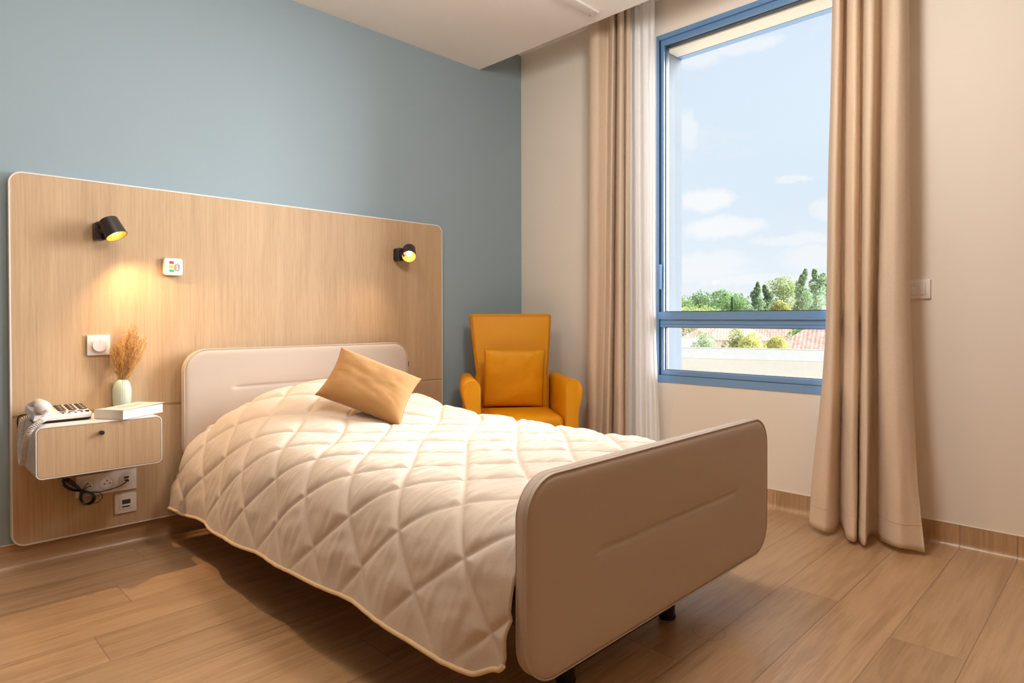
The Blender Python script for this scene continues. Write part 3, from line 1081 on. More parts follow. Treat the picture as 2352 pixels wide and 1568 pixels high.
MB().tube(wp((-2.625, -.036, .383), (-2.622, -.045, .350), (-2.600, -.05, .318), (-2.57, -.05, .288), (-2.53, -.055, .256), (-2.47, -.055, .252), (-2.415, -.055, .262), (-2.392, -.053, .274)), .0019, 6).build('cable_run', M['black'], cab, 60, off=o3)
MB().tube(wp((-2.52, -.05, .256), (-2.49, -.045, .250), (-2.474, -.045, .228), (-2.492, -.045, .208), (-2.515, -.05, .212)), .0015, 6).build('loose_loop', M['black'], cab, 60, off=o3)
MB().rbox(-2.3945, -2.3835, -.060, -.042, .2755, .2825, .0015).build('plug', M['black'], cab, off=o3)

# =================================================================== BED
BX0, BX1 = -2.185, -1.025
BC = (BX0 + BX1) / 2
bed = thing('adjustable_bed', 'adjustable bed with padded greige headboard and footboard', 'bed', (BC, -1.1, 0))
ob = (BC, -1.1, 0)


def padded_board(name, x0, x1, z0, z1, yc, th, R, crease, parent):
    hx, hz, cx, cz = (x1 - x0) / 2, (z1 - z0) / 2, (x0 + x1) / 2, (z0 + z1) / 2
    # x sampling dense near the ends
    xs = []
    nx = 110
    for i in range(nx + 1):
        u = -math.cos(math.pi * i / nx)
        xs.append(.55 * u + .45 * (2 * i / nx - 1))
    nz = 120

    def zmax(dx):
        return hz if dx >= R else hz - R + math.sqrt(max(R * R - (R - dx) ** 2, 0))
    cr_x0, cr_x1, cr_z = crease
    mb = MB()
    for side in (-1, 1):
        V, Fc = [], []
        for i, u in enumerate(xs):
            x = cx + u * hx
            zm = zmax(hx - abs(u) * hx)
            for j in range(nz + 1):
                w = 2 * j / nz - 1
                w = .35 * math.sin(w * math.pi / 2) + .65 * w
                z = cz + w * zm
                # distance to outline (rounded rectangle)
                qx, qz = abs(x - cx) - (hx - R), abs(z - cz) - (hz - R)
                d = R - (math.hypot(max(qx, 0), max(qz, 0)) + min(max(qx, qz), 0))
                d = max(d, 0)
                b = .007 * (1 - math.exp(-d / .010)) - .0012 * math.exp(-((d - .003) / .003) ** 2)
                wx = smooth(cr_x0 - .015, cr_x0 + .02, x) * (1 - smooth(cr_x1 - .02, cr_x1 + .015, x))
                dz = z - cr_z
                b -= wx * (.0055 * math.exp(-(dz / .006) ** 2) + .003 * math.exp(-(dz / .028) ** 2))
                V.append((x, yc + side * (th / 2 + b), z))
        for i in range(nx):
            for j in range(nz):
                a = i * (nz + 1) + j
                Fc.append((a, a + 1, a + nz + 2, a + nz + 1))
        mb.add(V, Fc)
    pad = mb.build(name, M['leather'], parent, 60, off=ob)
    ol = lambda e: [(cx + a, cz + b) for a, b in rrect(hx + e, hz + e, R + e, 14)]
    MB().loft([[(a, yc + y, b) for a, b in ol(e)] for y, e in ((-th / 2 - .0005, 0), (-th / 2 + .002, .0022), (-th / 2 + .004, .0026), (th / 2 - .004, .0026), (th / 2 - .002, .0022), (th / 2 + .0005, 0))], False, False).build('edge_band', M['leather'], pad, 60, off=ob)
    for s in (-1, 1):
        MB().tube([(a, yc + s * (th / 2 + .0006), b) for a, b in ol(.0006)], .0022, 8, True).build('piping', M['leather'], pad, 70, off=ob)
    # stitch line round the band
    st = MB()
    pts = [Vector((a, yc - th / 2 + .0075, b)) for a, b in ol(.0027)]
    pts.append(pts[0])
    step, L = .0052, 0
    for p, q in zip(pts[:-1], pts[1:]):
        seg = (q - p).length
        d = (q - p).normalized() if seg > 1e-6 else Vector((1, 0, 0))
        k = step - (L % step)
        while k < seg:
            a = p + d * k
            n = Vector((d.z, 0, -d.x)) * .0004
            w = Vector((0, .0004, 0))
            e = a + d * .0030
            st.add([a - w - n, a + w - n, a + w + n, a - w + n, e - w - n, e + w - n, e + w + n, e - w + n],
                   [(0, 1, 2, 3), (4, 5, 6, 7), (0, 1, 5, 4), (1, 2, 6, 5), (2, 3, 7, 6), (3, 0, 4, 7)])
            k += step
        L += seg
    st.build('stitching', M['stitch'], pad, off=ob)
    return pad


padded_board('headboard', BX0, BX1, .30, .807, -.094, .030, .095, (-1.976, -1.234, .634), bed)
padded_board('footboard', BX0 + .002, BX1 + .004, .176, .611, -2.1055, .028, .088, (-1.952, -1.252, .407), bed)
MB().rbox(BX1 + .0025, BX1 + .012, -.106, -.084, .672, .702, .003).build('side_catch', M['black'], bed, off=ob)
fr = MB()
fr.box(BX0 + .05, BX0 + .10, -2.09, -.11, .27, .33)
fr.box(BX1 - .10, BX1 - .05, -2.09, -.11, .27, .33)
for yy in (-.15, -.75, -1.35, -2.0):
    fr.box(BX0 + .10, BX1 - .10, yy - .03, yy + .03, .275, .325)
fr.build('bed_frame', M['dark_metal'], bed, off=ob)
MB().rbox(BX0 + .07, BX1 - .07, -2.085, -.115, .331, .468, .03, 4).build('mattress', M['paper'], bed, off=ob)
for lx, ly in ((-1.362, -1.95), (-1.858, -1.95), (-1.362, -.35), (-1.858, -.35)):
    c = MB().lathe([(.024, .28), (.024, .012), (.027, .010), (.027, .004), (.025, 0), (.001, 0)], 28, Matrix.Translation((lx, ly, 0))).build('lifting_column', M['black'], bed, off=ob)
for ly in (-1.95, -.35):
    MB().rbox(-1.858, -1.362, ly - .02, ly + .02, .035, .075, .006).build('cross_bar', M['black'], bed, off=ob)

# =================================================================== BEDSPREAD
HEAD = [(0, .646), (.15, .636), (.28, .608), (.40, .560), (.48, .502), (.545, .425), (.585, .345), (.612, .27), (.632, .20), (.645, .10)]
FLAT = [(0, .508), (.15, .507), (.28, .505), (.40, .501), (.48, .491), (.545, .460), (.590, .400), (.618, .33), (.640, .255), (.668, .14)]


def hem_z(v):
    pts = [(0, .150), (.13, .152), (.28, .168), (.6, .176), (1.0, .196), (1.45, .212), (1.75, .206), (1.90, .200), (1.965, .225), (2.0, .275)]
    for (a, za), (b, zb) in zip(pts[:-1], pts[1:]):
        if v <= b:
            return za + (zb - za) * smooth(a, b, v) if b > 1.9 else za + (zb - za) * (v - a) / (b - a)
    return pts[-1][1]


V0, V1 = -.112, -2.088       # y of head and foot end
NV, NSH = 420, 200
LV = V0 - V1
qv, qn, qs, qvv = [], [], [], []


def section(v):
    h = smooth(-.35, .14, v) * (1 - smooth(.22, .80, v))
    dip = 1 - .10 * (1 - smooth(0, .16, v))
    P = []
    for (a, za), (b, zb) in zip(HEAD, FLAT):
        hz_ = za - (za - .25) * (1 - dip) * 1.5 * smooth(.25, .5, za)
        P.append(Vector((a + (b - a) * (1 - h), hz_ * h + zb * (1 - h), 0)))
    foot = smooth(1.80, 1.99, v)
    for k, p in enumerate(P):
        if k >= 6:
            p.x -= foot * .028 * (k - 5) / 4
    C_ = catmull(P, 8)
    # cut at hem
    hz_ = hem_z(v)
    acc = [0]
    for p, q in zip(C_[:-1], C_[1:]):
        acc.append(acc[-1] + (q - p).length)
    last = C_[-1]
    d = (C_[-1] - C_[-2]).normalized()
    if last.y > hz_:
        ext = (last.y - hz_) / max(-d.y, .1)
        C_.append(last + d * ext)
        acc.append(acc[-1] + ext)
        Ltot = acc[-1]
    else:
        Ltot = acc[-1]
        for i in range(len(C_) - 1):
            if C_[i].y >= hz_ > C_[i + 1].y:
                u = (C_[i].y - hz_) / (C_[i].y - C_[i + 1].y)
                Ltot = acc[i] + u * (acc[i + 1] - acc[i])
    return C_, acc, Ltot


def at_arc(C_, acc, s):
    lo = 0
    for i in range(len(acc) - 1):
        if acc[i + 1] >= s:
            u = (s - acc[i]) / max(acc[i + 1] - acc[i], 1e-9)
            return C_[i].lerp(C_[i + 1], u), C_[i + 1] - C_[i]
    return C_[-1], C_[-1] - C_[-2]


PV, PS = .240, .234
for i in range(NV + 1):
    v = LV * i / NV
    C_, acc, Lt = section(v)
    rowp = []
    for j in range(-NSH, NSH + 1):
        sg = 1 if j >= 0 else -1
        s = abs(j) / NSH * Lt
        p, tg = at_arc(C_, acc, s)
        nrm = Vector((-tg.y, tg.x)).normalized()
        x = BC - sg * p.x           # positive side = left of the picture
        side = smooth(.50, .66, s)
        # gentle hanging folds
        fold = side * (.0055 * math.sin(v * 11.5 + 1.0) + .003 * math.sin(v * 23 + 2 + sg)) * smooth(0, .3, v)
        off = p.x + fold
        rowp.append([v, s * sg, off, p.y, nrm.x, nrm.y, sg, side])
    qv.append(rowp)


def seam_d(v, s):
    wv = v + .012 * math.sin(s * 9 + 1.3) + .006 * math.sin(v * 13)
    ws = s + .010 * math.sin(v * 8.0 + .7)
    a = (wv - 1.345) / PV + (ws - .39) / PS
    b = (wv - 1.345) / PV - (ws - .39) / PS
    da, db = abs(a - round(a)), abs(b - round(b))
    return min(da, db), da * db


verts, faces = [], []
NJ = 2 * NSH + 1
for i in range(NV + 1):
    for k in range(NJ):
        v, s, off, z, nx_, nz_, sg, side = qv[i][k]
        d, dd = seam_d(v, s)
        t_ = d * .166
        puff = (.0075 - .0015 * side) * (1 - math.exp(-(t_ / .012) ** 1.5)) + .0035 * smooth(0, .08, t_) - .001 - .0022 * math.exp(-(t_ / .006) ** 2)
        top = 1 - side
        # wrinkles: cross folds on top, long pulls on the sides
        n1 = noise.noise(Vector((s * 5.5, v * 42, 3.1)))
        n2 = noise.noise(Vector((s * 3.0 + v * 9, v * 95 + s * 12, 8.7)))
        n3 = noise.noise(Vector((s * 9, v * 9, 1.7)))
        n4 = noise.noise(Vector((s * 9 - v * 4, v * 60 + s * 20, 12.2)))
        m1 = noise.noise(Vector((s * 26 + v * 10, v * 11 - s * 4, 5.5)))
        m2 = noise.noise(Vector((s * 8, v * 46 + s * 9, 2.5)))
        puffw = smooth(0, .03, t_)
        calm = 1 - .55 * (1 - smooth(.45, .75, v))
        wr = top * calm * puffw * (.0048 * n1 + .0030 * n2 + .0026 * abs(n4)) + side * puffw * (.0022 * m1 + .0044 * m2) + .004 * n3
        h = (puff + wr) * (.3 + .7 * smooth(1.0, .90, abs(k - NSH) / NSH))
        x = BC - sg * (off + nx_ * h * 1.0)
        verts.append((x, V0 - v, z + nz_ * h))
for i in range(NV):
    for k in range(NJ - 1):
        a = i * NJ + k
        faces.append((a, a + 1, a + NJ + 1, a + NJ))
bs = thing('bedspread', 'cream diamond-quilted bedspread hanging over both sides of the bed', 'bedspread', (BC, -1.1, .15))
q = MB().add(verts, faces).build('quilted_cover', M['quilt'], bs, 80, off=(BC, -1.1, .15))
sm = q.modifiers.new('thickness', 'SOLIDIFY')
sm.thickness = .007
sm.offset = -1
for side in (0, NJ - 1):
    pts = [verts[i * NJ + side] for i in range(NV + 1)]
    pts = [(p[0], p[1], p[2] - .001) for p in pts]
    MB().tube(pts, .0058, 8).build('hem_binding', M['piping_q'], bs, 80, off=(BC, -1.1, .15))


# =================================================================== CUSHIONS
def cushion(mb, hw, hh, T, n=56, seed=0, pull=.06, corner=.5):
    V, Fc = [], []
    idx = {}
    for side in (1, -1):
        for i in range(n + 1):
            for j in range(n + 1):
                u, w = 2 * i / n - 1, 2 * j / n - 1
                edge = i in (0, n) or j in (0, n)
                if side == -1 and edge:
                    idx[(side, i, j)] = idx[(1, i, j)]
                    continue
                x = u * hw * (1 - pull * (1 - abs(w) ** 2.2))
                y = w * hh * (1 - pull * (1 - abs(u) ** 2.2))
                k = max(0, (1 - abs(u) ** 3.2)) ** corner * max(0, (1 - abs(w) ** 3.2)) ** corner
                e = 1 - max(abs(u), abs(w))
                wr = .006 * noise.noise(Vector((u * 1.7 + seed, w * 1.7, side))) * k + .003 * noise.noise(Vector((u * 2.2 + w * 3 + seed, w * 2 - u * 2, side * 2))) * k
                ang = math.atan2(w, u)
                wr += .0040 * math.exp(-(e / .25)) * noise.noise(Vector((ang * 5, seed, e * 1.5))) * min(1, e * 8)
                z = side * (T * k + (wr if not edge else 0))
                idx[(side, i, j)] = len(V)
                V.append((x, y, z))
        for i in range(n):
            for j in range(n):
                Fc.append((idx[(side, i, j)], idx[(side, i + 1, j)], idx[(side, i + 1, j + 1)], idx[(side, i, j + 1)]))
    ring_ = [V[idx[(1, i, 0)]] for i in range(n)] + [V[idx[(1, n, j)]] for j in range(n)] + [V[idx[(1, n - i, n)]] for i in range(n)] + [V[idx[(1, 0, n - j)]] for j in range(n)]
    mb.add(V, Fc)
    return ring_


t = thing('throw_cushion', 'ochre cotton cushion leaning on the pillow end of the bedspread', 'cushion', (-1.657, -.719, .658))
t.rotation_euler = (.851, .383, -.719)
mb = MB()
rg_ = cushion(mb, .183, .129, .060, seed=4.0, pull=.085)
cc = mb.build('cushion_cover', M['ochre'], t, 80)
MB().tube(rg_, .0016, 6, True).build('seam', M['ochre'], t, 80)
# pinch fold at the lower long edge

# =================================================================== ARMCHAIR
ch_loc = Vector((-3.11983, -3.01018, 0)) + Vector((.70912, .7051, 0)) * 3.35 + Vector((.7051, -.70912, 0)) * .062
fa = math.radians(232.8)
ch_loc -= Vector((math.cos(fa), math.sin(fa), 0)) * .28
ch = thing('armchair', 'orange-yellow vinyl armchair with a high flared back in the corner', 'armchair', ch_loc, 142.8)


def rr_ring(cx, cy, hx, hy, r, z, n=6, lean=0):
    return [(cx + a, cy + b, z) for a, b in rrect(hx, hy, r, n)]


# backrest (local +y is the front)
lv = [(.20, .225, -.205, .05), (.42, .225, -.190, .05), (.55, .222, -.180, .05), (.585, .222, -.183, .048), (.615, .214, -.187, .048), (.66, .221, -.193, .046), (.74, .229, -.207, .044),
      (.84, .239, -.226, .041), (.92, .247, -.243, .038), (.945, .2495, -.2485, .036), (.957, .248, -.251, .033), (.964, .242, -.253, .027), (.967, .230, -.254, .018)]
MB().loft([rr_ring(0, yc, hw, hy, min(.022, hy * .8), z) for z, hw, yc, hy in lv]).build('backrest', M['orange'], ch, 60)
pp = []
for z, hw, yc, hy in lv[1:11]:
    pp.append(Vector((-hw + .012, yc + hy + .0005, z)))
top_ = [Vector((x, -.2505 + .034, .953)) for x in (-.235, -.1, 0, .1, .235)]
pp2 = [Vector((-p.x, p.y, p.z)) for p in reversed(pp)]
MB().tube(catmull(pp + top_ + pp2, 4), .0022, 6).build('back_piping', M['orange_pipe'], ch, 70)


# arms
def arm(sx):
    # section in x/z, outer side positive
    sec = [(-.046, .10), (-.046, .30), (-.046, .50), (-.046, .565), (-.041, .590), (-.028, .607), (-.008, .614), (.014, .611), (.033, .598), (.044, .576), (.048, .550),
           (.046, .520), (.039, .490), (.031, .460), (.026, .42), (.026, .30), (.028, .10)]
    rings = []
    for y, k, dz in ((-.215, .90, .004), (-.16, .95, .002), (0, 1, -.003), (.20, 1, 0), (.262, 1, 0), (.272, .97, 0), (.276, .90, 0)):
        cz_ = .58
        rings.append([(sx * (.272 + a * k), y, (z + dz) if z < .5 else cz_ + (z - cz_) * k + dz - (1 - k) * .0) for a, z in sec])
    o = MB().loft(rings).build('arm', M['orange'], ch, 55)
    MB().tube([(sx * (.272 + a * .955), .2735, .58 + (z - .58) * .95 if z > .5 else z) for a, z in sec], .0018, 6).build('arm_piping', M['orange_pipe'], o, 70)


arm(1)
arm(-1)
# seat: crowned cushion and front rail
rings = []
for z, e in ((.285, .004), (.295, 0), (.385, 0), (.400, .004), (.410, .014), (.417, .035), (.421, .08), (.423, .14)):
    rings.append([(a, .045 + b, z) for a, b in rrect(.224 - e, .222 - e, max(.02, .03 - e * .2), 6)])
MB().loft(rings).build('seat', M['orange'], ch, 50)
MB().rbox(-.226, .226, -.20, .255, .10, .29, .012).build('seat_rail', M['orange'], ch)
for sx in (-1, 1):
    for yy in (-.18, .235):
        MB().cyl((sx * .25, yy, .105), (sx * .25, yy, 0), .02, 14, .013).build('leg', M['steel_wood'], ch)

lc = thing('lumbar_cushion', 'orange-yellow square cushion standing on the armchair seat', 'cushion')
ml = Matrix.Translation(ch_loc) @ rot('Z', 142.8)
lc.matrix_world = ml @ Matrix.Translation((.004, -.060, .593)) @ rot('X', 82) @ rot('Z', 1.2)
mb = MB()
rg_ = cushion(mb, .178, .170, .050, seed=9.0, pull=.022, corner=.42)
mb.build('cushion_cover', M['orange'], lc, 80)
MB().tube(rg_, .0018, 6, True).build('piping', M['orange_pipe'], lc, 80)

# =================================================================== CURTAINS
R_TOP = [(-0.120,-2.035),(-0.170,-2.062),(-0.170,-2.079),(-0.100,-2.068),(-0.060,-2.064),(-0.120,-2.092),(-0.170,-2.128),(-0.160,-2.145),(-0.080,-2.134),(-0.120,-2.155),(-0.170,-2.186),(-0.170,-2.214),(-0.100,-2.215),(-0.120,-2.240),(-0.170,-2.278),(-0.170,-2.303),(-0.140,-2.312),(-0.100,-2.315)]
R_MID = [(-0.120,-2.004),(-0.180,-2.040),(-0.170,-2.062),(-0.080,-2.051),(-0.050,-2.052),(-0.110,-2.080),(-0.190,-2.129),(-0.170,-2.145),(-0.070,-2.126),(-0.130,-2.152),(-0.190,-2.181),(-0.180,-2.199),(-0.080,-2.184),(-0.070,-2.195),(-0.170,-2.238),(-0.200,-2.286),(-0.170,-2.323),(-0.120,-2.330)]
R_BOT = [(-0.200,-1.962),(-0.235,-2.006),(-0.235,-2.050),(-0.190,-2.067),(-0.090,-2.053),(-0.130,-2.084),(-0.260,-2.141),(-0.265,-2.166),(-0.190,-2.152),(-0.240,-2.173),(-0.285,-2.201),(-0.280,-2.220),(-0.170,-2.198),(-0.120,-2.208),(-0.190,-2.249),(-0.240,-2.315),(-0.220,-2.371),(-0.205,-2.404)]
L_TOP = [(-0.160,-0.702),(-0.200,-0.753),(-0.200,-0.796),(-0.160,-0.806),(-0.130,-0.824),(-0.170,-0.865),(-0.200,-0.905),(-0.170,-0.898),(-0.100,-0.857),(-0.150,-0.901),(-0.190,-0.947),(-0.170,-0.954),(-0.110,-0.918),(-0.130,-0.949),(-0.120,-0.966)]
L_MID = [(-0.160,-0.692),(-0.200,-0.745),(-0.200,-0.789),(-0.160,-0.802),(-0.140,-0.812),(-0.180,-0.857),(-0.200,-0.889),(-0.160,-0.875),(-0.100,-0.841),(-0.150,-0.886),(-0.200,-0.942),(-0.180,-0.955),(-0.110,-0.915),(-0.140,-0.950),(-0.120,-0.960)]
L_BOT = [(-0.170,-0.689),(-0.220,-0.747),(-0.220,-0.782),(-0.170,-0.772),(-0.150,-0.782),(-0.200,-0.834),(-0.220,-0.876),(-0.170,-0.858),(-0.100,-0.822),(-0.170,-0.885),(-0.220,-0.947),(-0.200,-0.962),(-0.120,-0.921),(-0.130,-0.937),(-0.120,-0.942)]
SL_TOP = [(-0.060,-0.825),(-0.085,-0.867),(-0.060,-0.877),(-0.085,-0.921),(-0.060,-0.931),(-0.080,-0.970),(-0.060,-0.983),(-0.080,-1.022),(-0.060,-1.038),(-0.075,-1.072),(-0.060,-1.085)]
SL_MID = [(-0.060,-0.815),(-0.085,-0.861),(-0.055,-0.870),(-0.085,-0.921),(-0.055,-0.930),(-0.085,-0.980),(-0.060,-0.992),(-0.080,-1.034),(-0.055,-1.043),(-0.080,-1.081),(-0.060,-1.088)]
SL_BOT = [(-0.050,-0.770),(-0.090,-0.834),(-0.050,-0.842),(-0.090,-0.909),(-0.050,-0.921),(-0.100,-0.992),(-0.060,-1.003),(-0.100,-1.066),(-0.050,-1.065),(-0.090,-1.121),(-0.060,-1.130)]
SR_TOP = [(-0.032,-2.010),(-0.052,-2.038),(-0.027,-2.058),(-0.052,-2.092),(-0.032,-2.112)]
SR_MID = [(-0.032,-1.974),(-0.062,-2.008),(-0.027,-2.028),(-0.052,-2.069),(-0.032,-2.095)]
SR_BOT = [(-0.052,-1.917),(-0.092,-1.960),(-0.042,-1.980),(-0.072,-2.027),(-0.042,-2.059)]


def drape(levels, ztop, zbot, nz, m, wob, seed, curve=1.0):
    """levels: [(z, control points)], highest first"""
    prof = [(z, catmull([Vector((a, b, 0)) for a, b in P], m)) for z, P in levels]
    n = len(prof[0][1])
    rings = []
    for i in range(nz + 1):
        z = ztop + (zbot - ztop) * i / nz
        for (za, A), (zb, B) in zip(prof[:-1], prof[1:]):
            if z >= zb or zb == prof[-1][0]:
                u = (za - z) / (za - zb)
                u = min(max(u, 0), 1)
                if zb == prof[-1][0]:
                    u = u ** curve
                break
        low = 1 - smooth(0, 1.3, z)
        r_ = []
        for k in range(n):
            p = A[k].lerp(B[k], u)
            a = p + Vector((.006 * wob * noise.noise(Vector((k * .09, z * 2.2, seed))), .008 * wob * noise.noise(Vector((k * .06, z * 1.6, seed + 5))) * (.4 + low), 0))
            fine = .0022 * wob * noise.noise(Vector((k * .25, z * 7, seed + 9))) * (.3 + low)
            r_.append((a.x - fine, a.y, z + (.0 if i < nz else .004 * math.sin(k * .22))))
        rings.append(r_)
    return rings, n


def curtain(name, label, cat, mkey, levels, ztop, zbot, loc, m=7, wob=1.0, seed=1.0, hem=True, curve=1.4, thick=.0022, group=None):
    t = thing(name, label, cat, loc, group=group)
    rings, n = drape(levels, ztop, zbot, 110, m, wob, seed, curve)
    V = [p for r in rings for p in r]
    Fc = [(i * n + k, i * n + k + 1, (i + 1) * n + k + 1, (i + 1) * n + k) for i in range(len(rings) - 1) for k in range(n - 1)]
    o = MB().add(V, Fc).build('cloth', M[mkey], t, 75, off=loc)
    if thick:
        md = o.modifiers.new('thickness', 'SOLIDIFY')
        md.thickness = thick
        md.offset = 0
    if hem:
        # stitched hem line and the turned side edge
        k = int(len(rings) * (1 - .105 / (ztop - zbot)))
        MB().tube([(p[0] - .0022, p[1], p[2]) for p in rings[k]], .0008, 5).build('hem_stitch', M[mkey], o, 80, off=loc)
    return t


curtain('curtain', 'beige curtain gathered at the left of the window behind the armchair', 'curtain', 'curtain',
        [(2.70, L_TOP), (1.27, L_MID), (.015, L_BOT)], 2.70, .02, (-.15, -.83, .02), seed=2.0, wob=.5, group='beige curtains')
curtain('curtain', 'beige curtain gathered at the right of the window, flaring at the floor', 'curtain', 'curtain',
        [(2.70, R_TOP), (1.00, R_MID), (.018, R_BOT)], 2.70, .02, (-.16, -2.17, .02), m=8, seed=6.0, wob=1.0, group='beige curtains')
curtain('sheer_curtain', 'white sheer curtain between the left beige curtain and the window', 'sheer curtain', 'sheer',
        [(2.70, SL_TOP), (1.10, SL_MID), (.02, SL_BOT)], 2.70, .03, (-.07, -.95, .03), m=6, seed=11.0, wob=.5, hem=False, thick=0, group='white sheers')
curtain('sheer_curtain', 'narrow edge of white sheer showing left of the right beige curtain', 'sheer curtain', 'sheer',
        [(2.70, SR_TOP), (1.00, SR_MID), (.02, SR_BOT)], 2.70, .03, (-.07, -2.03, .03), m=8, seed=15.0, wob=.8, hem=False, thick=0, group='white sheers')

# =================================================================== OUTSIDE
ZG = -4.0
struct(MB().box(.6, 260, -120, 160, ZG - .3, ZG).build('ground', M['grass']))
# low wing of the building with pale parapet
t = thing('flat_roof_wing', 'long pale flat-roofed building wing with a joint line, seen below the window bar', 'building', (21.5, 7.5, ZG))
A, B = Vector((17.0, 22.0, 0)), Vector((25.2, -4.7, 0))
dr_ = (B - A)
LW = dr_.length
Tw2 = Matrix.Translation(A - Vector((21.5, 7.5, 0))) @ Matrix.Rotation(math.atan2(dr_.y, dr_.x), 4, 'Z')
MB().box(0, LW, 0, .35, ZG - ZG, -.756 - ZG, Tw2).build('wall', M['ext_cream'], t)
MB().box(0, LW, -.03, .38, -.745 - ZG, -.32 - ZG, Tw2).build('parapet', M['ext_white'], t)
MB().box(0, LW, -.05, .40, -.32 - ZG, -.30 - ZG, Tw2).build('coping', M['plastic_gap'], t)
MB().box(0, LW, .0, .36, -.757 - ZG, -.744 - ZG, Tw2).build('joint', M['plastic_gap'], t)


def house(name, label, x, y, w, z_eave, z_top, az, depth=6.0, roofmat='roof', wallmat='wall_pink', flat=False):
    t = thing(name, label, 'house', (x, y, ZG), az, group=None)
    he, ht = z_eave - ZG, z_top - ZG
    MB().box(-depth / 2, depth / 2, -w / 2 + .25, w / 2 - .25, 0, he).build('wall', M[wallmat], t)
    if flat:
        MB().box(-depth / 2 - .1, depth / 2 + .1, -w / 2, w / 2, he, ht).build('roof', M['ext_white'], t)
    else:
        e = .35
        V = [(-depth / 2 - e, -w / 2 - e, he), (depth / 2 + e, -w / 2 - e, he), (depth / 2 + e, w / 2 + e, he), (-depth / 2 - e, w / 2 + e, he), (0, -w * .16, ht), (0, w * .16, ht)]
        mb = MB().add(V, [(0, 1, 4), (2, 3, 5), (1, 2, 5, 4), (3, 0, 4, 5)])
        V2 = [(a, b, c - .1) for a, b, c in V[:4]] + V[:4]
        mb.add(V2, [(3, 2, 1, 0), (0, 1, 5, 4), (1, 2, 6, 5), (2, 3, 7, 6), (3, 0, 4, 7)])
        mb.build('roof', M[roofmat], t, 20)
        MB().box(-.25, .25, w * .05, w * .05 + .6, ht - .5, ht + .35).build('chimney', M[wallmat], t)
    for k in (-.25, .25):
        MB().box(-depth / 2 - .02, -depth / 2 + .02, w * k - .3, w * k + .3, he - 1.4, he - .35).build('window', M['dark_metal'], t)
    return t


house('house', 'house with a hipped terracotta roof behind the flat roof, left of centre', 44.5, 20.6, 6.0, -.78, .55, 24)
house('house', 'wide house with a terracotta roof behind the yellow-green bushes', 53.5, 20.4, 8.0, -1.05, .85, 20)
house('house', 'nearest house with a pinkish tiled roof at the right edge of the window view', 38.5, 9.5, 7.5, -.93, 1.05, 14)
house('house', 'distant house whose roof shows just above the window bar', 109.7, 47.8, 9.8, 1.41, 2.56, 24, depth=8)
house('shed', 'low white flat-roofed shed at the left edge of the window view', 28.6, 15.9, 4.6, -.62, -.32, 28, depth=4, wallmat='ext_white', flat=True)


def leaf_cloud(mb, c, r, n, size, rg, flat=1.0):
    for _ in range(n):
        while True:
            d = Vector((rg.uniform(-1, 1), rg.uniform(-1, 1), rg.uniform(-1, 1)))
            if .25 < d.length < 1:
                break
        d = d.normalized() * (.55 + .45 * rg.random() ** .5)
        p = Vector((c[0] + d.x * r[0], c[1] + d.y * r[1], c[2] + d.z * r[2]))
        a = Vector((rg.gauss(0, 1), rg.gauss(0, 1), rg.gauss(0, 1))).normalized()
        b = a.cross(Vector((rg.gauss(0, 1), rg.gauss(0, 1), rg.gauss(0, 1)))).normalized()
        s = size * rg.uniform(.6, 1.4)
        mb.add([p - a * s, p - b * s * .6, p + a * s, p + b * s * .6], [(0, 1, 2, 3)])


LEAF = {'mid': leaf_mat('mid_green_leaves', (0.077, 0.165, 0.048), (0.165, 0.264, 0.077)),
        'dark': leaf_mat('dark_green_leaves', (0.048, 0.121, 0.048), (0.110, 0.198, 0.077)),
        'silver': leaf_mat('silver_green_leaves', (0.110, 0.198, 0.099), (0.242, 0.319, 0.165)),
        'olive': leaf_mat('olive_green_leaves', (0.110, 0.165, 0.055), (0.242, 0.286, 0.099)),
        'light': leaf_mat('light_green_leaves', (0.176, 0.264, 0.077), (0.286, 0.363, 0.121)),
        'yellow': leaf_mat('yellow_green_leaves', (0.26, 0.28, 0.075), (0.40, 0.39, 0.13))}



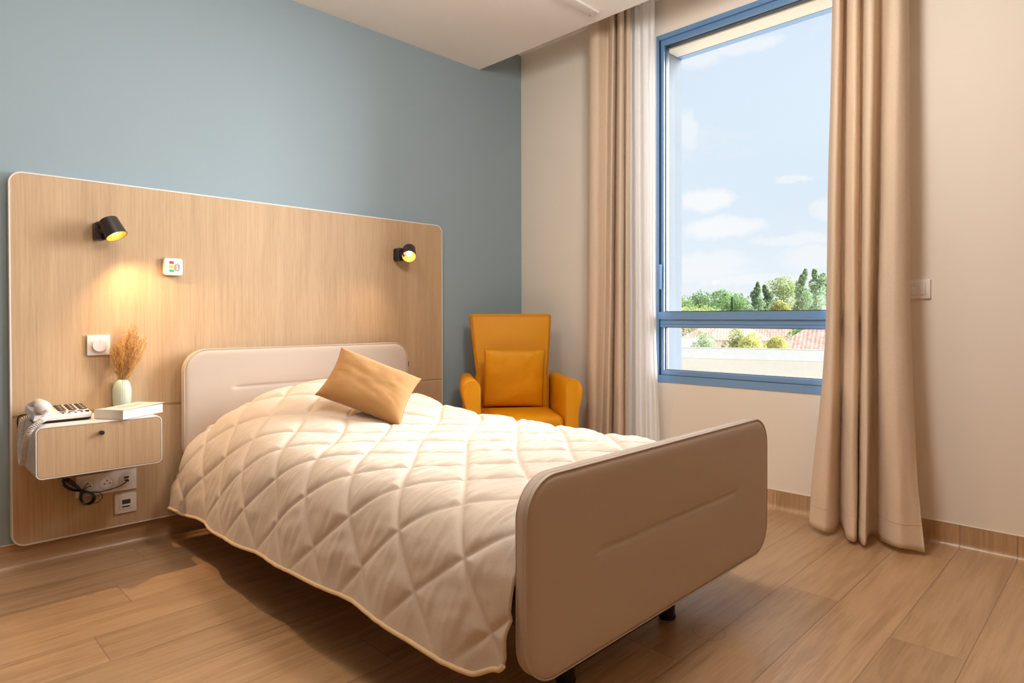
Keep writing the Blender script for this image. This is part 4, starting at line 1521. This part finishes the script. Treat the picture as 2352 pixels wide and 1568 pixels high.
def tree(name, label, x, y, w, top, kind, leaf, bottom=ZG, seed=0, group=None):
    rg = random.Random(seed)
    t = thing(name, label, 'tree' if 'bush' not in name else 'bush', (x, y, ZG), group=group)
    H = top - ZG
    D = math.hypot(x + 3, y + 3)
    s = D / 1459 * 2.0          # about two photo pixels
    if kind == 'poplar':
        mb = MB()
        for k in range(15):
            f = k / 14
            rr = w / 2 * min(1, (1.08 - f) ** .55 * (.45 + 1.1 * f) + .05) * rg.uniform(.85, 1.15) * (1 if f < .8 else (1.25 - f) / .45)
            leaf_cloud(mb, (rg.uniform(-.22, .22) * w, rg.uniform(-.22, .22) * w, H * (.18 + .78 * f)), (rr, rr, H * .065), 330, s, rg)
        mb.build('crown', LEAF[leaf], t, 30)
    elif kind == 'conifer':
        mb = MB()
        for k in range(12):
            f = k / 11
            rr = w / 2 * (1.05 - f)
            leaf_cloud(mb, (0, 0, H * (.25 + .73 * f)), (rr, rr, H * .035), 130, s, rg)
        mb.build('crown', LEAF[leaf], t, 30)
    else:
        mb = MB()
        nb = 16 if kind == 'broad' else 12
        ch_ = min(H * .62, w * 1.15) if kind == 'broad' else H * .85
        for k in range(nb):
            a = rg.uniform(0, 2 * math.pi)
            ra = w / 2 * .62 * math.sqrt(rg.random())
            zc = H - ch_ * (.22 + .62 * rg.random())
            top_room = H - zc
            br = min(w * rg.uniform(.18, .27), top_room)
            leaf_cloud(mb, (ra * math.cos(a), ra * math.sin(a), zc), (br, br, min(br * .9, top_room)), 210, s, rg)
        leaf_cloud(mb, (0, 0, H - w * .2), (w * .22, w * .22, w * .2), 260, s, rg)
        mb.build('crown', LEAF[leaf], t, 30)
    tm = MB()
    tm.tube([(0, 0, 0), (.05 * w, 0, H * .4), (0, .03 * w, H * .8)], [w * .045, w * .035, w * .015], 8)
    for k in range(5):
        a = k * 1.3
        tm.tube([(0, 0, H * .4), (w * .2 * math.cos(a), w * .2 * math.sin(a), H * .62)], [w * .02, w * .008], 6)
    tm.build('trunk', M['bark'], t, 50)
    return t


G1 = 'trees along the skyline'
TREES = [
    ('tree', 'broad green tree at the far left of the skyline beside the window reveal', 76.1, 42.1, 5.6, 4.1, 'broad', 'mid'),
    ('tree', 'broad blue-green skyline tree, second from the left', 81.3, 42.5, 5.4, 4.9, 'broad', 'dark'),
    ('tree', 'broad skyline tree with the highest crown of the left-hand row', 92.9, 45.2, 6.1, 5.5, 'broad', 'mid'),
    ('tree', 'green skyline tree where the row dips toward the poplars', 83.9, 38.1, 5.1, 4.43, 'broad', 'dark'),
    ('tree', 'bright green skyline tree touching the slim poplars on their left', 75.1, 33.7, 5.4, 3.94, 'broad', 'mid'),
    ('tree', 'pale green low tree in front of the skyline row, nearest the window reveal', 60.3, 32.5, 5.0, 2.19, 'broad', 'light'),
    ('tree', 'pale green rounded tree in front of the skyline row, left of the small conifer', 65.8, 33.4, 5.0, 2.35, 'broad', 'light'),
    ('conifer', 'small dark conifer standing alone below the skyline row', 71.2, 32.8, 1.6, 3.27, 'conifer', 'dark'),
    ('poplar', 'slim tall poplar, the left of the two narrow ones', 70.4, 29.4, 1.9, 4.9, 'poplar', 'silver'),
    ('poplar', 'slim poplar close beside the large olive-green tree', 74.2, 29.9, 1.8, 4.7, 'poplar', 'silver'),
    ('tree', 'large olive-green tree rising above its neighbours', 77.6, 29.0, 5.2, 6.1, 'broad', 'olive'),
    ('tree', 'yellowish rounded tree below the large olive-green tree', 61.4, 23.1, 2.5, 2.65, 'broad', 'yellow'),
    ('tree', 'silvery low tree in front of the slim poplars', 61.6, 26.4, 2.9, 2.30, 'broad', 'silver'),
    ('poplar', 'full poplar, left one of the tall pair by the right curtain', 60.8, 20.6, 1.9, 5.4, 'poplar', 'silver'),
    ('poplar', 'full poplar, right one of the tall pair by the right curtain', 66.0, 21.1, 2.4, 5.8, 'poplar', 'silver'),
    ('poplar', 'poplar half hidden by the right curtain', 70.5, 21.1, 1.9, 4.95, 'poplar', 'silver'),
    ('bush', 'loose green flowering bush left of the yellow-green bush behind the parapet', 25.4, 12.2, 1.6, .26, 'broad', 'silver'),
    ('bush', 'taller green bush between the flowering bush and the yellow-green one', 28.2, 11.9, 1.8, .36, 'broad', 'olive'),
    ('bush', 'large yellow-green bush just behind the parapet', 26.3, 10.1, 1.75, .27, 'broad', 'yellow'),
    ('bush', 'small bright lime bush at the right of the yellow-green bush', 25.9, 8.85, 1.1, .12, 'broad', 'yellow'),
    ('tree', 'green tree showing below the window bar behind the nearest roof', 46.5, 14.9, 3.0, .42, 'broad', 'mid'),
]
for k, (nm, lb, x, y, w, top, kind, lf) in enumerate(TREES):
    tree(nm, lb, x, y, w, top, kind, lf, seed=20 + k, group=(G1 if nm == 'tree' else None))
# bare branching tree at the left
t = thing('bare_tree', 'bare spreading tree below the window bar at the left', 'tree', (35.4, 18.3, ZG))
rb = random.Random(2)
mb = MB()


def branch(p, d, L, r, depth):
    q = p + d * L
    mb.tube([p, p.lerp(q, .5) + Vector((rb.uniform(-.04, .04), rb.uniform(-.04, .04), 0)), q], [r, r * .8, r * .6], 5)
    if depth:
        for k in range(3):
            nd = (d + Vector((rb.gauss(0, .45), rb.gauss(0, .45), rb.uniform(-.1, .35)))).normalized()
            branch(q, nd, L * rb.uniform(.6, .8), r * .6, depth - 1)


for k in range(4):
    a = k * 1.57 + .4
    branch(Vector((0, 0, 2.2)), Vector((.5 * math.cos(a), .5 * math.sin(a), 1)).normalized(), .95, .05, 3)
mb.tube([(0, 0, 0), (0, 0, 2.25)], [.12, .07], 8)
mb.build('trunk_and_branches', M['bark'], t, 50)
